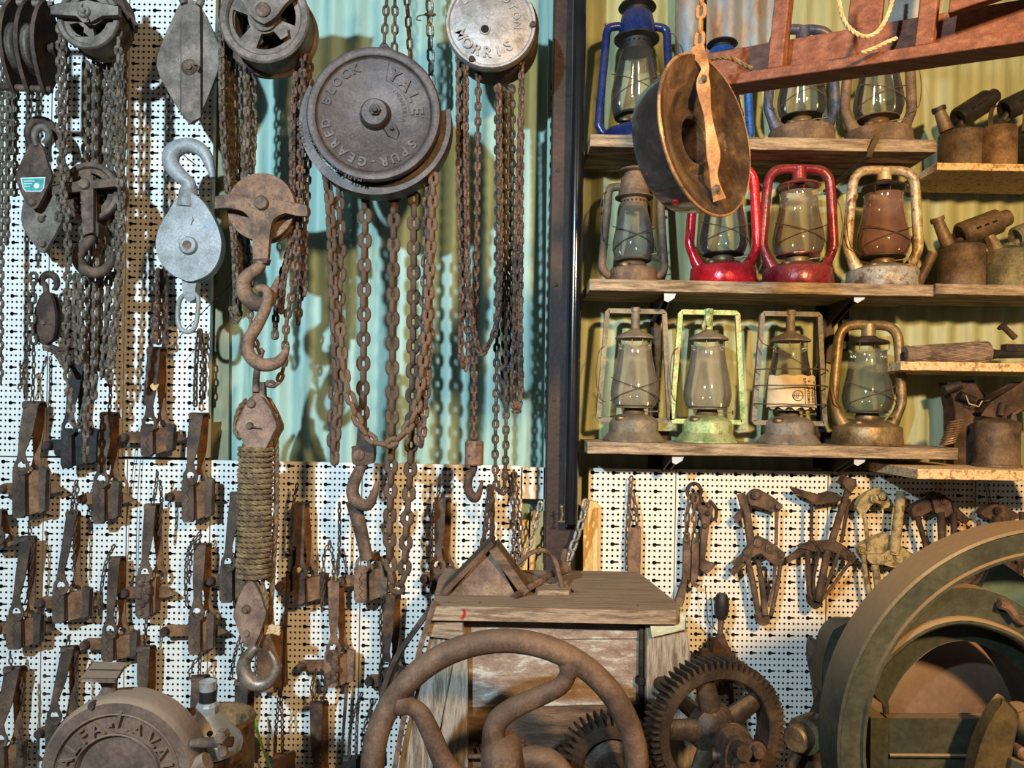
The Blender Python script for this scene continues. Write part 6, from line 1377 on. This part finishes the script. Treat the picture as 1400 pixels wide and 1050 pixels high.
m.plate([(1152, 980), (1166, 980), (1166, 1130), (1150, 1130)], 1.505, .05); build('timing_gear', m, GEARM, t, bevel=.002)
LEATH = mat('olive_brown_belt', ['#3f3726', '#564a30', '#6b5c3e'], 8, .55, .1, .2, 50)
eplate('belt_guard', smooth([(1373, 957), (1383, 965), (1391, 976), (1388, 1000), (1380, 1040), (1372, 1100), (1326, 1100), (1332, 1040), (1345, 1000), (1358, 975)], 2, True), 1.40, .02, LEATH, .006)
eplate('side_plate', [(1392, 976), (1440, 960), (1440, 1100), (1376, 1100)], 1.43, .02, GREENENG)
m = MB(); disc(m, 1397, 1028, 1.40, [(0, 8), (6, 8), (9, 5), (9, -20), (0, -20)], 16); build('knob', m, RUSTRED, t)
TEALSH = mat('teal_sheet', ['#3f5450', '#51665f', '#62766c'], 6, .5, .1, .15, 40, dust=('#8a8a72', .4))
eplate('sheet_cowl', [(1338, 808), (1361, 765), (1400, 790), (1450, 818), (1450, 880), (1404, 838), (1376, 822)], 1.50, .008, TEALSH)
m = MB(); m.tube(PP([(1366, 826), (1378, 830), (1390, 846)], 1.375), .008, 8); build('latch_lever', m, RUST, t)
for x, y in ((1372, 824), (1394, 847)):
    m = MB(); disc(m, x, y, 1.388, [(0, 8), (5, 8), (8, 5), (9, 0)], 14); build('latch_bolt', m, RUST, t)
eplate('rear_guard', smooth([(1126, 905), (1134, 872), (1148, 856), (1166, 854), (1190, 860), (1170, 900), (1160, 960), (1126, 950)], 2, True), 1.52, .05)
m = MB(); m.box((c.x-.14, 1.52, .22), (.5, .34, .44)); build('engine_base', m, GREENFACE, t, bevel=.008)
m = MB(); m.box((c.x-.14, 1.58, .60), (.24, .16, .42)); build('crankcase', m, GREENFACE, t, bevel=.008)

# ================================================================= brown separator casing with cast lettering
AD = 1.45
t = thing('separator_casing', 'dusty brown round cast separator casing with raised lettering, bottom left', 'separator', W(158, 1066, AD))
ac = (158, 1064)
m = MB(); disc(m, ac[0], ac[1], AD, [(0, -8), (54, -8), (57, -3), (60, -3), (60, -6), (84, -6), (86, -3), (88, -2), (102, -2), (106, -6), (108, -14), (108, -48), (0, -48)], 72); build('casing', m, SEPBROWN, t)
arc_text(None, 'ALFA', (ac[0], ac[1]), AD+.004, 63, 27, 163, -17.5, depth=.2, off=.0, parts=(SEPBROWN, t)); arc_text(None, 'AVAL', (ac[0]+1, ac[1]), AD+.004, 63, 25, 66, -18, depth=.2, off=.0, parts=(SEPBROWN, t)); m = MB()
big = W(ac[0]+2, ac[1]-60, AD+.004); letter(m, 'L', Matrix.Translation(W(164, 1000, AD+.004)) @ (CAMF @ Matrix.Rotation(radians(-14), 3, 'Z')).to_4x4() @ Matrix.Scale(40*S(AD), 4), .14, .0); build('letter', m, SEPBROWN, t); m = MB()
m.bar(PP([(146, 992), (154, 991)], AD+.002), .005, .006, (0, 0, 1)); build('hyphen', m, SEPBROWN, t); m = MB(); m.bar(PP(smooth([(158, 1000), (176, 1003), (194, 1010), (210, 1022)], 3), AD+.002), .0035, .006, (0, 0, 1))
build('letter_flourish', m, SEPBROWN, t)
for r in (87, 59):
    m = MB(); m.tube(PP(ell(ac[0], ac[1], r, r, 60), AD+.002), .0018, 6, closed=True); build('cast_border', m, SEPBROWN, t)
m = MB(); disc(m, ac[0]+2, ac[1]+10, AD+.008, [(0, 2), (18, 2), (20, 0)], 24); build('centre_hole', m, DARKVOID, t)
m = MB(); m.tube(PP([(147, 956), (150, 940), (148, 926)], 1.50), [15*S(1.5), 10*S(1.5), 13*S(1.5)], 16, flat=.8); build('bracket_stem', m, SEPBROWN, t)
m = MB(); z = W(140, 931, 1.46).z; m.ext([(W(114, 930, 1.46).x, 1.455, z), (W(160, 932, 1.46).x, 1.455, z), (W(171, 915, 1.54).x, 1.54, z), (W(126, 912, 1.54).x, 1.54, z)], [], (0, 0, .008)); build('bracket_plate', m, SEPBROWN, t, bevel=.002)
m = MB(); m.bar([(W(120, 925, 1.49).x, 1.495, z+.0085), (W(165, 924, 1.49).x, 1.495, z+.0085)], .003, .002, (0, 1, 0)); build('plate_groove', m, RUSTDK, t)
m = MB(); disc(m, 128, 964, AD+.01, [(0, 8), (4, 8), (6, 4), (6, -4)], 12); build('casing_screw', m, RUSTDK, t)
m = MB(); m.cyl(W(262, 1052, 1.47), W(284, 1040, 1.47), .018, 14); build('outlet_stub', m, SEPBROWN, t)
m = MB(); a_ = W(160, 1150, 1.5); m.box((a_.x, 1.50, a_.z/2+.02), (.16, .1, a_.z+.04)); build('pedestal', m, SEPBROWN, t, bevel=.005)
# rusted can and shiny funnel
t = thing('rusted_can', 'open rust-brown cylindrical can behind the separator casing', 'can', W(290, 1050, 1.80))
cz = W(290, 980, 1.80).z; X = W(292, 980, 1.80).x; r_ = 54*S(1.80)
m = MB(); m.lathe([(0, cz-.5), (r_, cz-.5), (r_, cz-.012), (r_+.003, cz-.006), (r_+.001, cz), (r_-.007, cz), (r_-.009, cz-.01), (r_-.009, cz-.3), (0, cz-.3)], (X, 1.80, 0), (0, 0, 1), 48); build('can_body', m, DRUMRUST, t)
m = MB(); m.box((X, 1.80, (cz-.5)/2), (.13, .13, cz-.5)); build('stand', m, RUSTDK, t)
t = thing('metal_funnel', 'shiny turned metal funnel with a threaded neck standing in the rusted can', 'funnel', W(283, 1010, 1.60))
X2 = W(283, 1000, 1.60).x; zz = lambda y: W(283, y, 1.60).z; k = S(1.60)
m = MB(); m.lathe([(46*k, zz(1024)), (47*k, zz(1016)), (44*k, zz(1008)), (16*k, zz(976)), (14*k, zz(974))], (X2, 1.60, 0), (0, 0, 1), 40); build('cone', m, ALLOY, t)
m = MB(); m.lathe([(14*k, zz(982)), (15*k, zz(976)), (15*k, zz(964)), (12.5*k, zz(960)), (11.5*k, zz(959))], (X2, 1.60, 0), (0, 0, 1), 12); build('lock_nut', m, CHROME, t, ang=20)
m = MB(); m.lathe([(11*k, zz(962)), (11*k, zz(944)), (10*k, zz(943))], (X2, 1.60, 0), (0, 0, 1), 28); build('dark_collar', m, BLACK, t)
m = MB(); m.lathe([(10.5*k, zz(945)), (10.5*k, zz(933)), (11.3*k, zz(931)), (9.5*k, zz(930)), (9*k, zz(940)), (0, zz(941))], (X2, 1.60, 0), (0, 0, 1), 28); build('threaded_neck', m, CHROME, t)
for ang in (-62, -130):
    m = MB(); a = radians(ang); p = Vector((X2+30*k*cos(a), 1.60+30*k*sin(a), zz(992))); m.lathe([(0, .002), (.006, .002), (.006, 0)], p, (cos(a)*.75, sin(a)*.75, .66), 14); build('cone_hole', m, DARKVOID, t)
m = MB(); m.cyl(W(262, 1016, 1.45), W(318, 1014, 1.45), 7*S(1.45), 14); disc(m, 304, 1006, 1.43, [(0, 10), (7, 10), (9, 8), (9, -8)], 6); m.cyl(W(303, 1012, 1.44), W(306, 1032, 1.44), .009, 12); build('clamp_bolt', m, RUST, t)
m = MB(); m.lathe([(0, .0), (30*k, 0), (30*k, zz(1026)), (0, zz(1026))], (X2, 1.60, 0), (0, 0, 1), 24); build('funnel_stand', m, RUSTDK, t)

# ================================================================= enamel pan hanging in the foreground
n_ = Vector((.68, -.73, .086)).normalized(); c = W(961, 188, 1.25); mz = (Vector((0, 0, 1))-n_*n_.z).normalized(); sx_ = mz.cross(n_)
t = thing('enamel_pan', 'dark brown enamelled ring pan hanging by a rusty strap in front of the lanterns', 'pan', c)
m = MB(); m.lathe([(.036, -.058), (.040, -.074), (.088, -.074), (.106, -.062), (.115, -.034), (.119, -.004), (.127, .002), (.1305, .0045)], c, n_, 64); build('outer_shell', m, ENAMEL, t)
m = MB(); m.lathe([(.1305, .0045), (.1315, .008), (.128, .0105), (.12, .006), (.106, .002), (.090, .0), (.078, -.006), (.066, -.018), (.055, -.021), (.044, -.016), (.040, -.014), (.0365, -.018), (.036, -.058)], c, n_, 64); build('inner_dish', m, ENAMELIN, t)
m = MB(); m.tube([c+n_*.008+(mz*cos(radians(a))+sx_*sin(radians(a)))*.130 for a in range(0, 360, 6)], .0028, 8, closed=True); build('rolled_rim', m, mat('worn_rim_edge', ['#7a5a3e', '#a27c54', '#5b4434'], 18, .45, .3, .2), t)
sp = [(953, 62), (956, 74), (964, 92), (961, 107), (963, 130), (968, 160), (974, 200), (976, 222), (976, 244), (984, 274)]
def on_rim(x, y, off=.016):
    r = W(x, y, 1.0)-Vector((0, 0, CZ)); return (n_.dot(c)+off-n_.z*CZ)/n_.dot(r)
dep = [on_rim(x, y) for x, y in sp]
m = MB(); pth = smooth([(x, y, d) for (x, y), d in zip(sp, dep)], 4)
m.bar(PP(pth), [(15+4*sin(i*.55))*S(1.22) for i in range(len(pth))], .004, (1, -.5, 0)); build('strap', m, STRAPRUST, t, bevel=.001)
for x, y in ((962, 108), (980, 258)):
    m = MB(); m.lathe([(0, .005), (.005, .004), (.007, 0)], W(x, y, on_rim(x, y, .019)), n_, 14); build('rivet', m, GREYIRON, t)
m = MB(); m.ball(c-n_*.05+(mz*-.6+sx_*-.8).normalized()*.107, .004); build('rivet', m, REDL, t); m = MB(); m.lathe([(.0, .003), (.006, .002), (.006, -.002)], c-n_*.03+(mz*-.93-sx_*.37).normalized()*.1155, (mz*-.93-sx_*.37), 10); build('rivet', m, REDL, t)
chain([(961, -60), (959, 0), (956, 60)], on_rim(956, 62), 19.0, 'slim', STRAPRUST, 'orange rusty chain holding the enamel pan', a0=25)

# ================================================================= reddish timber frame hanging at the top right
A, B = W(915, 120.5, 1.468), W(1440, 42, 1.12)
ax = (B-A); axn = ax.normalized(); dpt = Vector((axn.y, -axn.x, 0)).normalized(); dpt = -dpt if dpt.y < 0 else dpt; up = Vector((-axn.z*axn.x, -axn.z*axn.y, 1-axn.z**2)).normalized()
t = thing('wooden_rack', 'reddish wooden rack with a ledge slanting across the top right corner', 'rack', A)
def beam(nm, p, q, dw, hw, mt=REDWOOD, d=None, upv=None, bev=.002):
    d_ = d or dpt; u_ = upv or up; m = MB(); p, q = Vector(p), Vector(q)
    vs = []
    for e in (p, q):
        for a, b in ((0, 0), (1, 0), (1, 1), (0, 1)): vs.append(e+d_*(dw*a)+u_*(hw*b))
    m.add(vs, [(0, 1, 2, 3), (7, 6, 5, 4)]+[(i, i+4, (i+1) % 4+4, (i+1) % 4) for i in range(4)]); return build(nm, m, mt, t, bevel=bev)
beam('ledge_rail', A-up*.010, B-up*.010, .055, .019)
beam('back_board', A+dpt*.057+up*.002, B+dpt*.057+up*.002, .012, .078)
for px_, dd in ((1038, .0), (1240, .0)):
    f = (px_-972)/468; f2 = f*1.12/(1.42+(1.12-1.42)*f)*1.0+0; q = A+ax*min(1, max(0, f*1.42/(1.42*f+1.12*(1-f))*1.0)) if False else None
    # parameter where the rail crosses this pixel column
    best = min((abs(700+(A.x+ax.x*s/200)*F/(A.y+ax.y*s/200)-px_), s/200) for s in range(201))[1]
    q = A+ax*best+up*.010
    beam('upright', q+dpt*.004, q+dpt*.004+up*.45, .03, .026, REDWOOD, dpt, axn)
beam('cross_brace', W(1296, 18, 1.19), W(1480, -44, 1.10), .02, .03)
best = [min((abs(700+(A.x+ax.x*s/200)*F/(A.y+ax.y*s/200)-p), s/200) for s in range(201))[1] for p in (1128, 1182)]
q = A+ax*best[0]+up*.02+dpt*.07
beam('rear_plank', q, q+up*.42, .014, .055, REDWOOD, dpt, axn)
q = A+ax*best[1]+up*.035+dpt*.085
GREYSH = mat('grey_sheet_metal', ['#6d675e', '#857f74', '#9a9488'], 6, .6, .3, .1, 40)
beam('grey_sheet', q, q+up*.4, .004, .085, GREYSH, dpt, axn, .0005)
beam('top_rail', A+up*.44, B+up*.44, .055, .02)
t = thing('twine_loop', 'pale twine loop draped over the reddish wooden rack', 'rope', W(1180, 40, 1.28))
m = MB(); rope(m, PP(smooth([(1146, -40), (1147, 0), (1153, 26), (1165, 42), (1182, 50), (1198, 45), (1210, 28), (1219, 4), (1224, -40)], 6), 1.235), 3*S(1.24)); build('loop', m, ROPEPALE, t)
m = MB(); rope(m, PP(smooth([(1178, 72, 1.245), (1195, 66, 1.24), (1212, 58, 1.235), (1226, 52, 1.235)], 6)), 2.8*S(1.24)); build('twine_end', m, ROPEPALE, t)
t = thing('grey_rope', 'grey rope end curling over the left end of the reddish rack', 'rope', W(1000, 85, 1.40))
m = MB(); rope(m, PP(smooth([(962, 92), (970, 82), (984, 78), (1000, 80), (1016, 88), (1030, 95)], 6), 1.385), 3.2*S(1.4)); build('strand', m, ROPE, t)
m = MB(); m.ball(W(1212, 90, 2.15), .012, 10, (1, .8, 1.1)); m.tube(PP([(1192, 96), (1202, 94), (1212, 88)], 2.15), .007, 8); solo('rope_knot', m, ROPEPALE, 'frayed pale rope knot on the right-hand upper lantern', 'knot', W(1205, 92, 2.15))
# the rail everything hangs from, above the picture
